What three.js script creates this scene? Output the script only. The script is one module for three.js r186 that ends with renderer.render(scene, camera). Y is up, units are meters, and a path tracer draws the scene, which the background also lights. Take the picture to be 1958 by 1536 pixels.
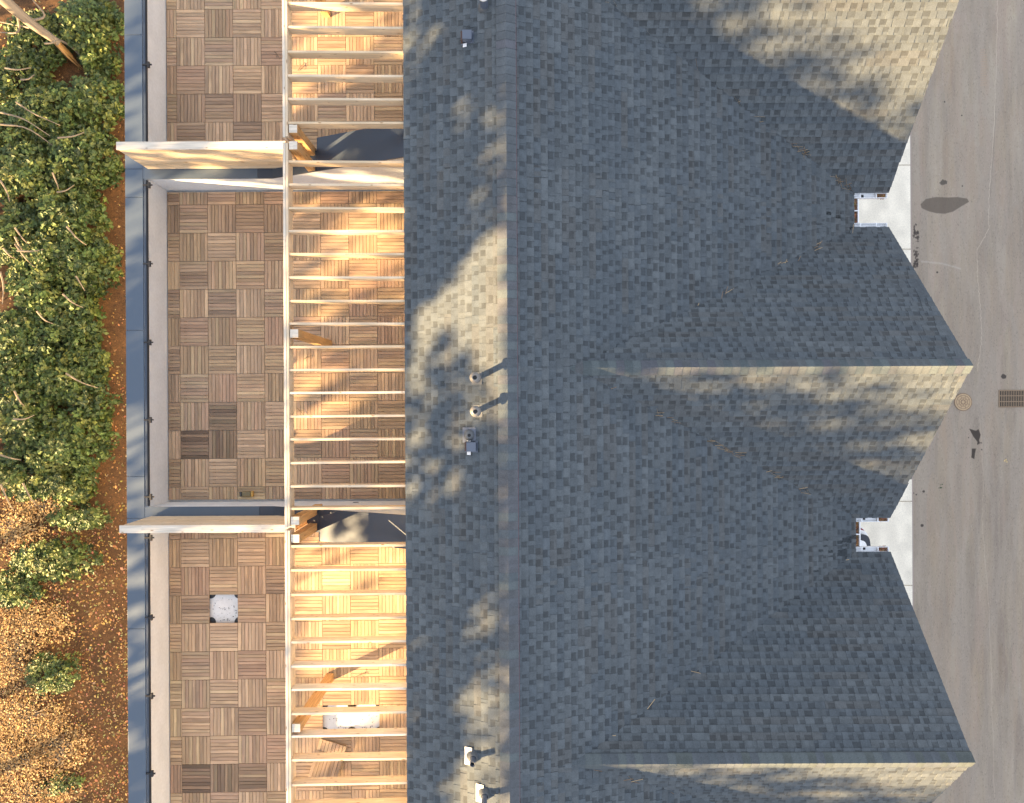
import * as THREE from 'three';
import { mergeGeometries } from 'three/addons/utils/BufferGeometryUtils.js';
import { RoundedBoxGeometry } from 'three/addons/geometries/RoundedBoxGeometry.js';
import { ImprovedNoise } from 'three/addons/math/ImprovedNoise.js';

// ---------------------------------------------------------------- camera, sky, sun, exposure
const CAM_Y = 25.2, F = 1380, ROLL = 0.0052;           // drone looking straight down, slight roll
const scene = new THREE.Scene();
const camera = new THREE.PerspectiveCamera(2 * Math.atan(768 / F) * 180 / Math.PI, 1958 / 1536, 0.1, 3000);
camera.position.set(0, CAM_Y, 0);
camera.up.set(ROLL, 0, -1).normalize();
camera.lookAt(0, 0, 0);

const renderer = new THREE.WebGLRenderer({ antialias: true });
renderer.setSize(1024, 803);
renderer.toneMapping = THREE.LinearToneMapping;
renderer.toneMappingExposure = 7.4;
renderer.shadowMap.enabled = true;

const AZ = 25 * Math.PI / 180, EL = 16.1 * Math.PI / 180;
const SUN = new THREE.Vector3(-Math.cos(AZ) * Math.cos(EL), Math.sin(EL), Math.sin(AZ) * Math.cos(EL));
const sun = new THREE.DirectionalLight(new THREE.Color().setRGB(1.0, 0.68, 0.34), 5.0);
sun.target.position.set(0, 8, 0); sun.position.copy(SUN).multiplyScalar(60).add(sun.target.position);
sun.castShadow = true; sun.shadow.mapSize.set(4096, 4096);
Object.assign(sun.shadow.camera, { left: -30, right: 30, top: 30, bottom: -30, near: 1, far: 140 });
scene.add(sun, sun.target);
{ // clear evening sky, warm towards the low sun
  const W = 256, H = 128, d = new Float32Array(W * H * 4);
  for (let j = 0; j < H; j++) for (let i = 0; i < W; i++) {
    const el = (j + 0.5) / H * Math.PI - Math.PI / 2, az = (i + 0.5) / W * 2 * Math.PI - Math.PI;
    const v = new THREE.Vector3(Math.cos(el) * Math.cos(az), Math.sin(el), Math.cos(el) * Math.sin(az));
    const up = Math.max(0, v.y), h = Math.pow(1 - up, 3), c = Math.max(0, v.dot(SUN));
    const glow = Math.pow(c, 6) * 0.5 + Math.pow(c, 60) * 0.8;
    const k = (j * W + i) * 4, L = 0.182;
    d[k] = L * (0.85 + 0.2 * h + 1.0 * glow); d[k + 1] = L * (0.94 + 0.10 * h + 0.66 * glow); d[k + 2] = L * (1.12 - 0.10 * h + 0.28 * glow); d[k + 3] = 1;
  }
  const t = new THREE.DataTexture(d, W, H, THREE.RGBAFormat, THREE.FloatType);
  t.mapping = THREE.EquirectangularReflectionMapping; t.magFilter = THREE.LinearFilter; t.minFilter = THREE.LinearFilter; t.needsUpdate = true;
  scene.background = t; scene.environment = t;
}

// ---------------------------------------------------------------- helpers
function rng(seed) { let a = seed >>> 0; return () => { a = (a + 0x6D2B79F5) | 0; let t = Math.imul(a ^ (a >>> 15), 1 | a); t = (t + Math.imul(t ^ (t >>> 7), 61 | t)) ^ t; return ((t ^ (t >>> 14)) >>> 0) / 4294967296; }; }
const R = rng(7), rr = (a, b, f = R) => a + (b - a) * f();
const noise = new ImprovedNoise();
const N3 = (x, y, z) => noise.noise(x, y, z);
const V = (x, y, z) => new THREE.Vector3(x, y, z);
// survey of the photograph: a pixel and a height above the alley give a place in metres
function at(px, py, y) { const D = CAM_Y - y, u = (px - 979) * D / F, v = (py - 768) * D / F; return V(u - ROLL * v, y, v + ROLL * u); }
function toPix(p) { const D = CAM_Y - p.y, u = p.x + ROLL * p.z, v = p.z - ROLL * p.x; return [979 + u * F / D, 768 + v * F / D]; }
const names = {};
function numbered(n) { const k = names[n] = (names[n] ?? -1) + 1; return k ? `${n}_${String(k).padStart(3, '0')}` : n; }
function shade(o) { o.castShadow = true; o.receiveShadow = true; return o; }
function thing(name, label, category, pos = [0, 0, 0], group) {
  const g = new THREE.Group(); g.name = numbered(name); g.position.set(...pos); g.userData = { label, category };
  if (group) g.userData.group = group; scene.add(g); g.updateMatrixWorld(true); return g;
}
// mesh given in world coordinates, hung under a parent
function part(parent, name, geo, mat, opt = {}) {
  const m = shade(new THREE.Mesh(geo, mat)); m.name = name;
  if (opt.pos) m.position.copy(opt.pos); if (opt.quat) m.quaternion.copy(opt.quat); if (opt.scale) m.scale.copy(opt.scale);
  m.updateMatrixWorld(true); parent.updateWorldMatrix(true, false);
  if (parent === scene) { m.name = numbered(name); scene.add(m); } else parent.attach(m);
  if (opt.label) m.userData.label = opt.label; if (opt.kind) m.userData.kind = opt.kind;
  m.updateMatrixWorld(true);
  return m;
}
// box between two corners, uv in metres, long grain along its longest side
function boxG(x0, x1, y0, y1, z0, z1, bevel = 0) {
  const sx = x1 - x0, sy = y1 - y0, sz = z1 - z0;
  const g = bevel ? new RoundedBoxGeometry(sx, sy, sz, 1, bevel) : new THREE.BoxGeometry(sx, sy, sz);
  g.translate((x0 + x1) / 2, (y0 + y1) / 2, (z0 + z1) / 2); metreUV(g, [sx, sy, sz]); return g;
}
let uvSeed = rng(99);
function metreUV(g, s) {
  const long = s[0] >= s[1] && s[0] >= s[2] ? 0 : (s[2] >= s[1] ? 2 : 1);
  const p = g.attributes.position, n = g.attributes.normal, uv = new Float32Array(p.count * 2), ou = uvSeed() * 3, ov = uvSeed() * 3;
  for (let i = 0; i < p.count; i++) {
    const c = [p.getX(i), p.getY(i), p.getZ(i)], a = [Math.abs(n.getX(i)), Math.abs(n.getY(i)), Math.abs(n.getZ(i))];
    const ax = a[0] >= a[1] && a[0] >= a[2] ? 0 : (a[1] >= a[2] ? 1 : 2);
    let o = [0, 1, 2].filter(k => k !== ax); let u = o.includes(long) ? long : o[0], v = o.find(k => k !== u);
    uv[i * 2] = c[u] + ou; uv[i * 2 + 1] = c[v] + ov;
  }
  g.setAttribute('uv', new THREE.BufferAttribute(uv, 2));
}
function tube(pts, r0, r1, seg = 6, tub = 12) {
  const c = new THREE.CatmullRomCurve3(pts), g = new THREE.TubeGeometry(c, tub, 1, seg, false), p = g.attributes.position;
  for (let i = 0; i <= tub; i++) { const cc = c.getPointAt(i / tub), r = r0 + (r1 - r0) * i / tub; for (let j = 0; j <= seg; j++) { const k = i * (seg + 1) + j; p.setXYZ(k, cc.x + (p.getX(k) - cc.x) * r, cc.y + (p.getY(k) - cc.y) * r, cc.z + (p.getZ(k) - cc.z) * r); } }
  g.computeVertexNormals(); return g;
}
// triangle soup builder with colours
class Soup {
  constructor() { this.p = []; this.c = []; this.u = []; }
  tri(a, b, c, col, ua, ub, uc) { for (const [q, w] of [[a, ua], [b, ub], [c, uc]]) { this.p.push(q[0], q[1], q[2]); this.c.push(col[0], col[1], col[2]); this.u.push(w ? w[0] : q[0], w ? w[1] : q[2]); } }
  quad(a, b, c, d, col, uvs) { const w = uvs || []; this.tri(a, b, c, col, w[0], w[1], w[2]); this.tri(a, c, d, col, w[0], w[2], w[3]); }
  geo() { const g = new THREE.BufferGeometry(); g.setAttribute('position', new THREE.Float32BufferAttribute(this.p, 3)); g.setAttribute('color', new THREE.Float32BufferAttribute(this.c, 3)); g.setAttribute('uv', new THREE.Float32BufferAttribute(this.u, 2)); g.computeVertexNormals(); return g; }
}
function texture(w, h, fn, srgb = true) {
  const d = new Uint8Array(w * h * 4);
  for (let j = 0; j < h; j++) for (let i = 0; i < w; i++) { const c = fn(i, j), k = (j * w + i) * 4; d[k] = Math.max(0, Math.min(255, c[0])); d[k + 1] = Math.max(0, Math.min(255, c[1])); d[k + 2] = Math.max(0, Math.min(255, c[2])); d[k + 3] = 255; }
  const t = new THREE.DataTexture(d, w, h); t.wrapS = t.wrapT = THREE.RepeatWrapping; t.magFilter = THREE.LinearFilter; t.minFilter = THREE.LinearMipmapLinearFilter; t.generateMipmaps = true; if (srgb) t.colorSpace = THREE.SRGBColorSpace; t.needsUpdate = true; return t;
}
// periodic value noise for tiling textures
function pnoise(period, seed) { const f = rng(seed), g = new Float32Array(period * period).map(() => f()); return (x, y) => { const xi = Math.floor(x), yi = Math.floor(y), fx = x - xi, fy = y - yi, s = fx * fx * (3 - 2 * fx), t = fy * fy * (3 - 2 * fy), m = (a, b) => g[((b % period) + period) % period * period + ((a % period) + period) % period]; return (m(xi, yi) * (1 - s) + m(xi + 1, yi) * s) * (1 - t) + (m(xi, yi + 1) * (1 - s) + m(xi + 1, yi + 1) * s) * t; }; }
const n64 = pnoise(64, 3), n16 = pnoise(16, 4), n8 = pnoise(8, 5), n128 = pnoise(128, 6), n256 = pnoise(256, 8);

// ---------------------------------------------------------------- materials
const granules = texture(512, 512, (i, j) => { const g = n256(i / 2, j / 2) * 0.5 + n128(i / 4, j / 4) * 0.3 + n16(i / 32, j / 32) * 0.35; const v = 168 + g * 75; return [v, v, v]; });
granules.repeat.set(1 / 1.3, 1 / 1.3);
const grain = texture(512, 512, (i, j) => { const s = n128(i / 64, j / 4) * 0.45 + n256(i / 32, j / 2) * 0.25 + n16(i / 96, j / 32) * 0.6; const v = 184 + s * 46; return [v, v * 0.992, v * 0.975]; });
grain.repeat.set(1 / 1.2, 1 / 0.6);
const pineTex = texture(512, 512, (i, j) => {
  const s = n64(i / 128, j / 8) * 0.6 + n256(i / 64, j / 2) * 0.35 + n8(i / 256, j / 64) * 0.3; let v = 178 + s * 60, r = v * 1.02, g = v * 0.985, b = v * 0.93;
  for (const [kx, ky, kr] of [[90, 60, 5], [300, 210, 6], [420, 400, 5], [180, 330, 4], [40, 470, 5], [350, 90, 4]]) { const q = Math.hypot((i - kx) / 1.7, j - ky) / kr; if (q < 2.2) { const w = Math.max(0, 1 - q / 2.2); r *= 1 - 0.45 * w; g *= 1 - 0.6 * w; b *= 1 - 0.75 * w; } }
  return [r, g, b];
});
pineTex.repeat.set(1 / 1.1, 1 / 0.55);
const paintTex = texture(256, 256, (i, j) => { const v = 232 + (n64(i / 4, j / 4) - 0.5) * 10 + (n8(i / 32, j / 32) - 0.5) * 12; return [v, v, v]; });
paintTex.repeat.set(0.5, 0.5);
const std = (o) => new THREE.MeshStandardMaterial({ roughness: 0.85, metalness: 0, side: THREE.DoubleSide, ...o });
const rgb = (r, g, b) => new THREE.Color().setRGB(r, g, b);
const M = {
  shingle: std({ vertexColors: true, map: granules, roughness: 0.95 }),
  felt: std({ color: rgb(0.07, 0.085, 0.1), roughness: 0.95 }),
  tile: std({ vertexColors: true, map: grain, roughness: 0.75 }),
  pine: std({ color: rgb(0.89, 0.77, 0.61), map: pineTex, roughness: 0.7 }),
  pineB: std({ color: rgb(0.86, 0.71, 0.52), map: pineTex, roughness: 0.72 }),
  pineGrey: std({ color: rgb(0.86, 0.82, 0.76), map: pineTex, roughness: 0.75 }),
  cedar: std({ color: rgb(0.72, 0.46, 0.22), map: pineTex, roughness: 0.7 }),
  wall: std({ color: rgb(0.84, 0.87, 0.89), map: paintTex, roughness: 0.8 }),
  coping: std({ color: rgb(0.085, 0.115, 0.155), roughness: 0.45, metalness: 0.25 }),
  copingShadeAndRail: std({ color: rgb(0.045, 0.06, 0.085), roughness: 0.4, metalness: 0.25 }),  // coping metal with its darker reflection painted in; also the rail colour
  black: std({ color: rgb(0.012, 0.012, 0.014), roughness: 0.5 }),
  white: std({ color: rgb(0.82, 0.84, 0.86), roughness: 0.45 }),
  membrane: std({ color: rgb(0.82, 0.81, 0.78), map: paintTex, roughness: 0.7 }),
  lead: std({ color: rgb(0.22, 0.215, 0.21), roughness: 0.5, metalness: 0.3 }),
  leadDark: std({ color: rgb(0.10, 0.11, 0.12), roughness: 0.55 }),
  galv: std({ color: rgb(0.62, 0.61, 0.58), roughness: 0.4, metalness: 0.35 }),
  ventGrey: std({ color: rgb(0.10, 0.12, 0.16), roughness: 0.45 }),
  rust: std({ color: rgb(0.10, 0.06, 0.05), roughness: 0.8 }),
  iron: std({ color: rgb(0.46, 0.33, 0.2), roughness: 0.8, metalness: 0.1 }),
  ironDark: std({ color: rgb(0.26, 0.185, 0.12), roughness: 0.85, metalness: 0.1 }),
  pit: std({ color: rgb(0.03, 0.028, 0.025) }),
  bark: std({ color: rgb(0.20, 0.155, 0.115), map: grain, roughness: 0.95 }),
  barkPale: std({ color: rgb(0.36, 0.30, 0.24), map: grain, roughness: 0.95 }),
  split: std({ color: rgb(0.62, 0.40, 0.18), map: pineTex, roughness: 0.85 }),
  leaf: std({ vertexColors: true, roughness: 0.6 }),
  dry: std({ vertexColors: true, roughness: 0.85 }),
  chalk: std({ color: rgb(0.19, 0.10, 0.11), roughness: 0.9 }),
};

// ---------------------------------------------------------------- ground
function groundY(x, z) {
  const s = Math.min(1, Math.max(0, (-8.4 - x) / 5)); let y = 2.4 * s * s * (3 - 2 * s);
  if (x < -13) y += Math.min(1.3, (-13 - x) * 0.16);
  if (x < -8.4 && x > -60) y += 0.12 * N3(x * 0.6, 2.1, z * 0.6) * s;
  return y;
}
{
  const xs = [-900, -300, -120, -60, -40, -30], zs = [-900, -300, -100, -50, -30];
  for (let x = -24; x <= -8; x += 0.25) xs.push(x); xs.push(-7, 0, 12, 20, 30, 60, 120, 300, 900);
  for (let z = -20; z <= 20; z += 0.25) zs.push(z); zs.push(30, 50, 100, 300, 900);
  const pos = [], uv = [], idx = [];
  for (const z of zs) for (const x of xs) { pos.push(x, groundY(x, z) - (x > -8.3 ? 0.03 : 0), z); uv.push(x, z); }
  const w = xs.length;
  for (let j = 0; j < zs.length - 1; j++) for (let i = 0; i < w - 1; i++) { const a = j * w + i; idx.push(a, a + w, a + 1, a + 1, a + w, a + w + 1); }
  const g = new THREE.BufferGeometry(); g.setAttribute('position', new THREE.Float32BufferAttribute(pos, 3)); g.setAttribute('uv', new THREE.Float32BufferAttribute(uv, 2)); g.setIndex(idx); g.computeVertexNormals();
  const mulch = texture(1024, 1024, (i, j) => {
    const f = n256(i / 4, j / 4), s = n256(i / 2 + 7, j / 9) * 0.6 + n256(i / 9, j / 2 + 3) * 0.6, b = n8(i / 128, j / 128), q = n64(i / 16, j / 16);
    const v = 0.42 + 0.36 * f + 0.34 * s + 0.22 * q; return [(78 + 36 * b) * v, (55 + 26 * b) * v, (35 + 14 * b) * v];
  });
  mulch.repeat.set(1 / 5, 1 / 5);
  const m = part(scene, 'garden_ground', g, std({ map: mulch, roughness: 0.95 })); m.userData.kind = 'structure';
}
const AL = 13.93;                                        // edge between the concrete apron and the alley
{
  const x0 = AL, x1 = 24, zr = 22, cw = 1024, ch = 2048, cv = document.createElement('canvas'); cv.width = cw; cv.height = ch; const c = cv.getContext('2d');
  const sx = cw / (x1 - x0), sz = ch / (2 * zr), f = rng(31);
  c.fillStyle = '#968a7c'; c.fillRect(0, 0, cw, ch);
  for (let k = 0; k < 2600; k++) { const x = f() * cw, y = f() * ch, r = 6 + f() * 40, q = f(); c.fillStyle = q < 0.34 ? 'rgba(112,98,86,0.085)' : q < 0.67 ? 'rgba(178,166,150,0.085)' : 'rgba(164,134,108,0.075)'; c.beginPath(); c.ellipse(x, y, r * 0.55, r * (1 + f() * 2), 0, 0, 7); c.fill(); }
  for (let k = 0; k < 90000; k++) { const q = f(); c.fillStyle = q < 0.5 ? 'rgba(70,60,52,0.22)' : 'rgba(196,184,170,0.2)'; c.fillRect(f() * cw, f() * ch, 1 + f() * 1.4, 1 + f() * 1.2); }
  const px = (x, y) => { const p = at(x, y, 0); return [(p.x - x0) * sx, (p.z + zr) * sz]; };
  const poly = (pts, col) => { c.fillStyle = col; c.beginPath(); pts.forEach((p, i) => { const q = px(...p); i ? c.lineTo(...q) : c.moveTo(...q); }); c.fill(); };
  const blob = (cx, cy, rx, ry, col, s = 1) => { const pts = []; for (let k = 0; k < 40; k++) { const a = k / 40 * Math.PI * 2, q = 1 + 0.22 * s * N3(Math.cos(a) * 2 + cx, Math.sin(a) * 2, cy); pts.push([cx + rx * q * Math.cos(a), cy + ry * q * Math.sin(a)]); } poly(pts, col); };
  // oil and water stains, cracks and tar marks seen on the paving
  poly([[1760, 391], [1770, 381], [1790, 377], [1812, 378], [1830, 377], [1849, 380], [1853, 386], [1838, 395], [1822, 405], [1806, 409], [1790, 408], [1775, 404], [1762, 398]], 'rgba(88,78,68,0.72)');
  blob(1804, 349, 7, 5, 'rgba(70,64,58,0.75)', 2);
  poly([[1853, 820], [1866, 824], [1871, 821], [1875, 832], [1872, 842], [1874, 848], [1868, 851], [1869, 845], [1861, 835]], 'rgba(52,45,40,0.86)');
  poly([[1858, 858], [1866, 858], [1864, 868], [1863, 878], [1857, 875], [1858, 868]], 'rgba(52,45,40,0.86)');
  for (const [x, y, r] of [[1852, 837, 1.2], [1876, 847, 1.4], [1877, 860, 1.5], [1763, 1005, 3], [1766, 940, 2.5], [1743, 934, 3], [1746, 943, 2], [1752, 946, 1.5], [1806, 195, 1.5], [1839, 221, 1.5], [1792, 521, 2], [1840, 356, 1.4], [1919, 720, 5]]) blob(x, y, r, r * 0.9, 'rgba(52,46,42,0.8)');
  for (let k = 0; k < 46; k++) blob(1747 + f() * 9, 428 + Math.pow(f(), 0.6) * 86, 0.7 + f() * 2.2, 0.8 + f() * 2.6, 'rgba(62,54,50,0.75)', 3);
  const line = (pts, col, w) => { c.strokeStyle = col; c.lineWidth = w; c.beginPath(); pts.forEach((p, i) => { const q = px(...p); i ? c.lineTo(...q) : c.moveTo(...q); }); c.stroke(); };
  const crack = (pts, col, w) => { const o = []; for (let i = 0; i < pts.length - 1; i++) for (let t = 0; t < 1; t += 0.08) o.push([pts[i][0] + (pts[i + 1][0] - pts[i][0]) * t + (f() - 0.5) * 2.2, pts[i][1] + (pts[i + 1][1] - pts[i][1]) * t]); line(o, col, w); };
  crack([[1908, -40], [1907, 15], [1903, 180], [1897, 300], [1891, 375], [1890, 440], [1868, 480], [1869, 530], [1874, 580], [1877, 630], [1876, 660], [1868, 712]], 'rgba(206,190,170,0.5)', 1.6);
  crack([[1905, 190], [1899, 300], [1893, 380]], 'rgba(90,78,68,0.5)', 1.0);
  crack([[1874, 800], [1880, 900], [1878, 1000], [1890, 1150], [1896, 1300], [1901, 1536]], 'rgba(196,182,162,0.42)', 1.5);
  crack([[1760, 500], [1800, 504], [1840, 515]], 'rgba(190,184,176,0.3)', 3);
  for (let y = 96; y < 165; y += 4.5) line([[1873 + f() * 3, y], [1884 + f() * 4, y - 1]], 'rgba(178,140,112,0.4)', 1);
  const t = new THREE.CanvasTexture(cv); t.colorSpace = THREE.SRGBColorSpace; t.magFilter = THREE.LinearFilter;
  const g = new THREE.PlaneGeometry(x1 - x0, 2 * zr); g.rotateX(-Math.PI / 2); g.translate((x0 + x1) / 2, 0.012, 0);
  const m = part(scene, 'alley', g, std({ map: t, roughness: 0.9 })); m.userData.kind = 'structure';
}
{ // concrete apron, one slab per pour with open joints
  const conc = texture(512, 512, (i, j) => { const v = 214 + (n128(i / 4, j / 4) - 0.5) * 16 + (n8(i / 64, j / 64) - 0.5) * 22 + (n256(i / 2, j / 2) - 0.5) * 12; return [v * 1.07, v * 1.03, v * 0.945]; }); conc.repeat.set(0.4, 0.4);
  const cm = std({ map: conc, roughness: 0.85 });
  const base = part(scene, 'driveway_apron', boxG(7.3, AL - 0.02, -0.2, 0.0, -20, 20), cm); base.userData.kind = 'structure';
  for (let k = -7; k < 7; k++) { const z = 0.62 + k * 2.93; part(base, 'slab', boxG(7.32, AL - 0.006, 0.001, 0.06, z + 0.012, z + 2.918, 0.008), cm); }
  part(base, 'edge_strip', boxG(AL - 0.005, AL + 0.06, -0.1, 0.022, -20, 20), std({ color: rgb(0.33, 0.27, 0.235) }));
}

// ---------------------------------------------------------------- townhouses: roofs with shingles
const RX = -0.07, RY = 13.2, T = 0.44, EAVE_L = -1.87, EAVE_R = RX + (13.2 - 10) / T, GY = 12.7, GE = 10.0, HW = 3.04, TG = (GY - GE) / HW, GX = 7.95;
const EXP = 0.1335;
const UNITS = [{ zc: -7.42, z0: -11.2, z1: -4.0 }, { zc: -0.575, z0: -4.0, z1: 2.84 }, { zc: 6.27, z0: 2.84, z1: 9.69 }, { zc: 13.12, z0: 9.69, z1: 30, end: true }];  // last unit is added out of view to keep low sun off the alley
const gran = [[0.138, 0.154, 0.166], [0.147, 0.163, 0.174], [0.128, 0.145, 0.160], [0.153, 0.168, 0.178], [0.146, 0.153, 0.157], [0.133, 0.153, 0.170]].map(c => [c[0] * 0.88, c[1] * 0.93, c[2] * 0.96]);
const variants = {};
for (const LEN of [1, 0.75, 0.5, 0.25]) for (let v = 0; v < (LEN === 1 ? 28 : 10); v++) { // one laminated shingle: backing strip, printed shadow bands in the cut-outs, raised teeth
  const f = rng(500 + v + LEN * 100), s = new Soup(), base = gran[v % 6], k = 0.94 + 0.12 * f(), col = base.map(c => c * k);
  const b0 = 0.004, b1 = 0.014, H = EXP, ou = f() * 5, ov = f() * 5;
  const uv = (x, z) => [x + ou, z + ov];
  const Q = (x0, x1, z0, z1, y0, y1, cc) => s.quad([x0, y0, z0], [x0, y1, z1], [x1, y1, z1], [x1, y0, z0], cc, [uv(x0, z0), uv(x0, z1), uv(x1, z1), uv(x1, z0)]);
  const yb = z => b0 + (b1 - b0) * z / H;
  Q(0, LEN, -0.01, H, yb(-0.01), b1, col);
  s.quad([0, b1, H], [0, -0.004, H], [LEN, -0.004, H], [LEN, b1, H], col, [uv(0, H), uv(0, H + 0.01), uv(LEN, H + 0.01), uv(LEN, H)]);
  let x = f() * 0.1;
  while (x < LEN - 0.005) {
    const w = Math.min(LEN - x, 0.07 + f() * 0.15), tt = 0.97 + 0.14 * f(), tc = col.map(c => c * tt), h = 0.009, e = 0.003;
    if (w > 0.03) {
      Q(x, x + w, -0.012, H, yb(-0.012) + 0.002, b1 + h, tc);
      s.quad([x, b1 + h, H], [x, b1, H + 0.0015], [x + w, b1, H + 0.0015], [x + w, b1 + h, H], tc, [uv(x, H), uv(x, H + 0.01), uv(x + w, H + 0.01), uv(x + w, H)]);
      for (const xx of [x, x + w]) s.quad([xx, yb(0), 0], [xx, b1, H], [xx, b1 + h, H], [xx, yb(0) + 0.002, 0], tc, [uv(xx, 0), uv(xx, H), uv(xx + 0.01, H), uv(xx + 0.01, 0)]);
    }
    const gp = 0.055 + f() * 0.1, gx = Math.min(LEN, x + w + gp), dk = 0.6 + 0.14 * f(), dc = col.map(c => c * dk), zd = H * (0.6 + 0.2 * f());
    if (gx - x - w > 0.02) Q(x + w + e, gx - e, -0.008, zd, yb(0) + 0.0016, yb(zd) + 0.0016, dc);
    x = gx;
  }
  (variants[LEN] ??= []).push(s.geo());
}
function basis(xdir, ndir) { const z = new THREE.Vector3().crossVectors(xdir, ndir); return new THREE.Matrix4().makeBasis(xdir, ndir, z); }
// courses of shingles on one slope. fn(s, a) -> point, s = distance down the slope from the ridge
function shingleSlope(slope, o) {
  const f = rng(o.seed), rest = []; let single = 0; const m4 = new THREE.Matrix4();
  const q = new THREE.Quaternion().setFromRotationMatrix(o.basis);
  const n = Math.ceil(o.len / EXP);
  for (let i = 0; i < n; i++) {
    const s1 = o.len - (n - 1 - i) * EXP, s0 = s1 - EXP;                 // set out from the eave
    if (s0 < -0.02) continue;
    const [a0, a1] = o.span((s0 + s1) / 2); if (a1 - a0 < 0.1) continue;
    let a = a0 - (o.flushStart ? 0 : f() * 0.9), first = o.flushStart;
    while (a < a1 - 0.02) {
      let L = first ? 0.25 + f() * 0.75 : 1; first = false;
      if (a + L > a1 + (o.over ?? 0)) { L = a1 + (o.over ?? 0) - a; }
      if (L < 0.04) break;
      const LN = L > 0.87 ? 1 : L > 0.62 ? 0.75 : L > 0.37 ? 0.5 : 0.25, set = variants[LN], p = o.point(s0, a), g = set[Math.floor(f() * set.length)], sc = L / LN;
      const dy = (f() - 0.5) * 0.002; p.y += dy;
      const pix = toPix(p), inView = pix[0] > -40 && pix[0] < 2000 && pix[1] > -90 && pix[1] < 1620;
      if (inView && L > 0.8 && single < o.single) { part(slope, 'shingle', g, M.shingle, { pos: p, quat: q, scale: V(sc, 1, 1) }); single++; }
      else { m4.compose(p, q, V(sc, 1, 1)); const c = g.clone(); c.applyMatrix4(m4); rest.push(c); }
      a += L;
    }
  }
  if (rest.length) part(slope, 'shingles', mergeGeometries(rest), M.shingle, { kind: 'stuff' });
}
function capRidge(roof, from, to, half, slope1, slope2, side, seed, yOff) { // bent cap shingles, each lapping the last
  const f = rng(seed), d = to.clone().sub(from), L = d.length(); d.normalize();
  const n = Math.floor(L / 0.142);
  const geos = [];
  for (let v = 0; v < 5; v++) { const s = new Soup(), c = gran[v % 6].map(q => q * (0.98 + 0.12 * f())); const w = 0.146;
    const A = (k, z, up) => k < 0 ? [-half, -half * slope1 + up, z] : k > 0 ? [half, -half * slope2 + up, z] : [0, up + 0.004, z];
    for (const k of [-1, 1]) s.quad(A(k, -0.02, 0.0), A(0, -0.02, 0.0), A(0, w, 0.009), A(k, w, 0.009), c, [[k * half, 0], [0, 0], [0, w], [k * half, w]].map(([a, b]) => [a + v, b + v * 0.37]));
    for (const k of [-1, 1]) { s.quad(A(k, w, 0.009), A(0, w, 0.009), A(0, w, -0.002), A(k, w, -0.002), c); s.quad(A(k, -0.02, 0), A(k, w, 0.009), A(k, w, -0.02), A(k, -0.02, -0.03), c); }
    geos.push(s.geo()); }
  const q = new THREE.Quaternion().setFromRotationMatrix(new THREE.Matrix4().makeBasis(side, V(0, 1, 0), d));
  for (let i = 0; i < n; i++) { const p = from.clone().addScaledVector(d, i * L / n); p.y += yOff; part(roof, 'ridge_cap_shingle', geos[Math.floor(f() * 5)], M.shingle, { pos: p, quat: q, scale: V(1, 1, L / n / 0.142) }); }
}
function slab(pts, th) { // thick sheet under a slope, from a polygon of points
  const s = new Soup(), c = [1, 1, 1], lo = pts.map(p => [p.x, p.y - th, p.z]), hi = pts.map(p => [p.x, p.y, p.z]);
  for (let i = 1; i < pts.length - 1; i++) { s.tri(hi[0], hi[i], hi[i + 1], c); s.tri(lo[0], lo[i + 1], lo[i], c); }
  for (let i = 0; i < pts.length; i++) { const j = (i + 1) % pts.length; s.quad(lo[i], lo[j], hi[j], hi[i], c); }
  return s.geo();
}
const houseLabels = ['townhouse with the strongly sunlit front gable beyond the slatted screen', 'townhouse with three pipe vents, a box vent and a full gable between two others', 'townhouse with missing deck tiles and tall metal flashed vents on its roof', 'added townhouse past the one with missing deck tiles, stretched out of view to shade the alley'];
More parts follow.
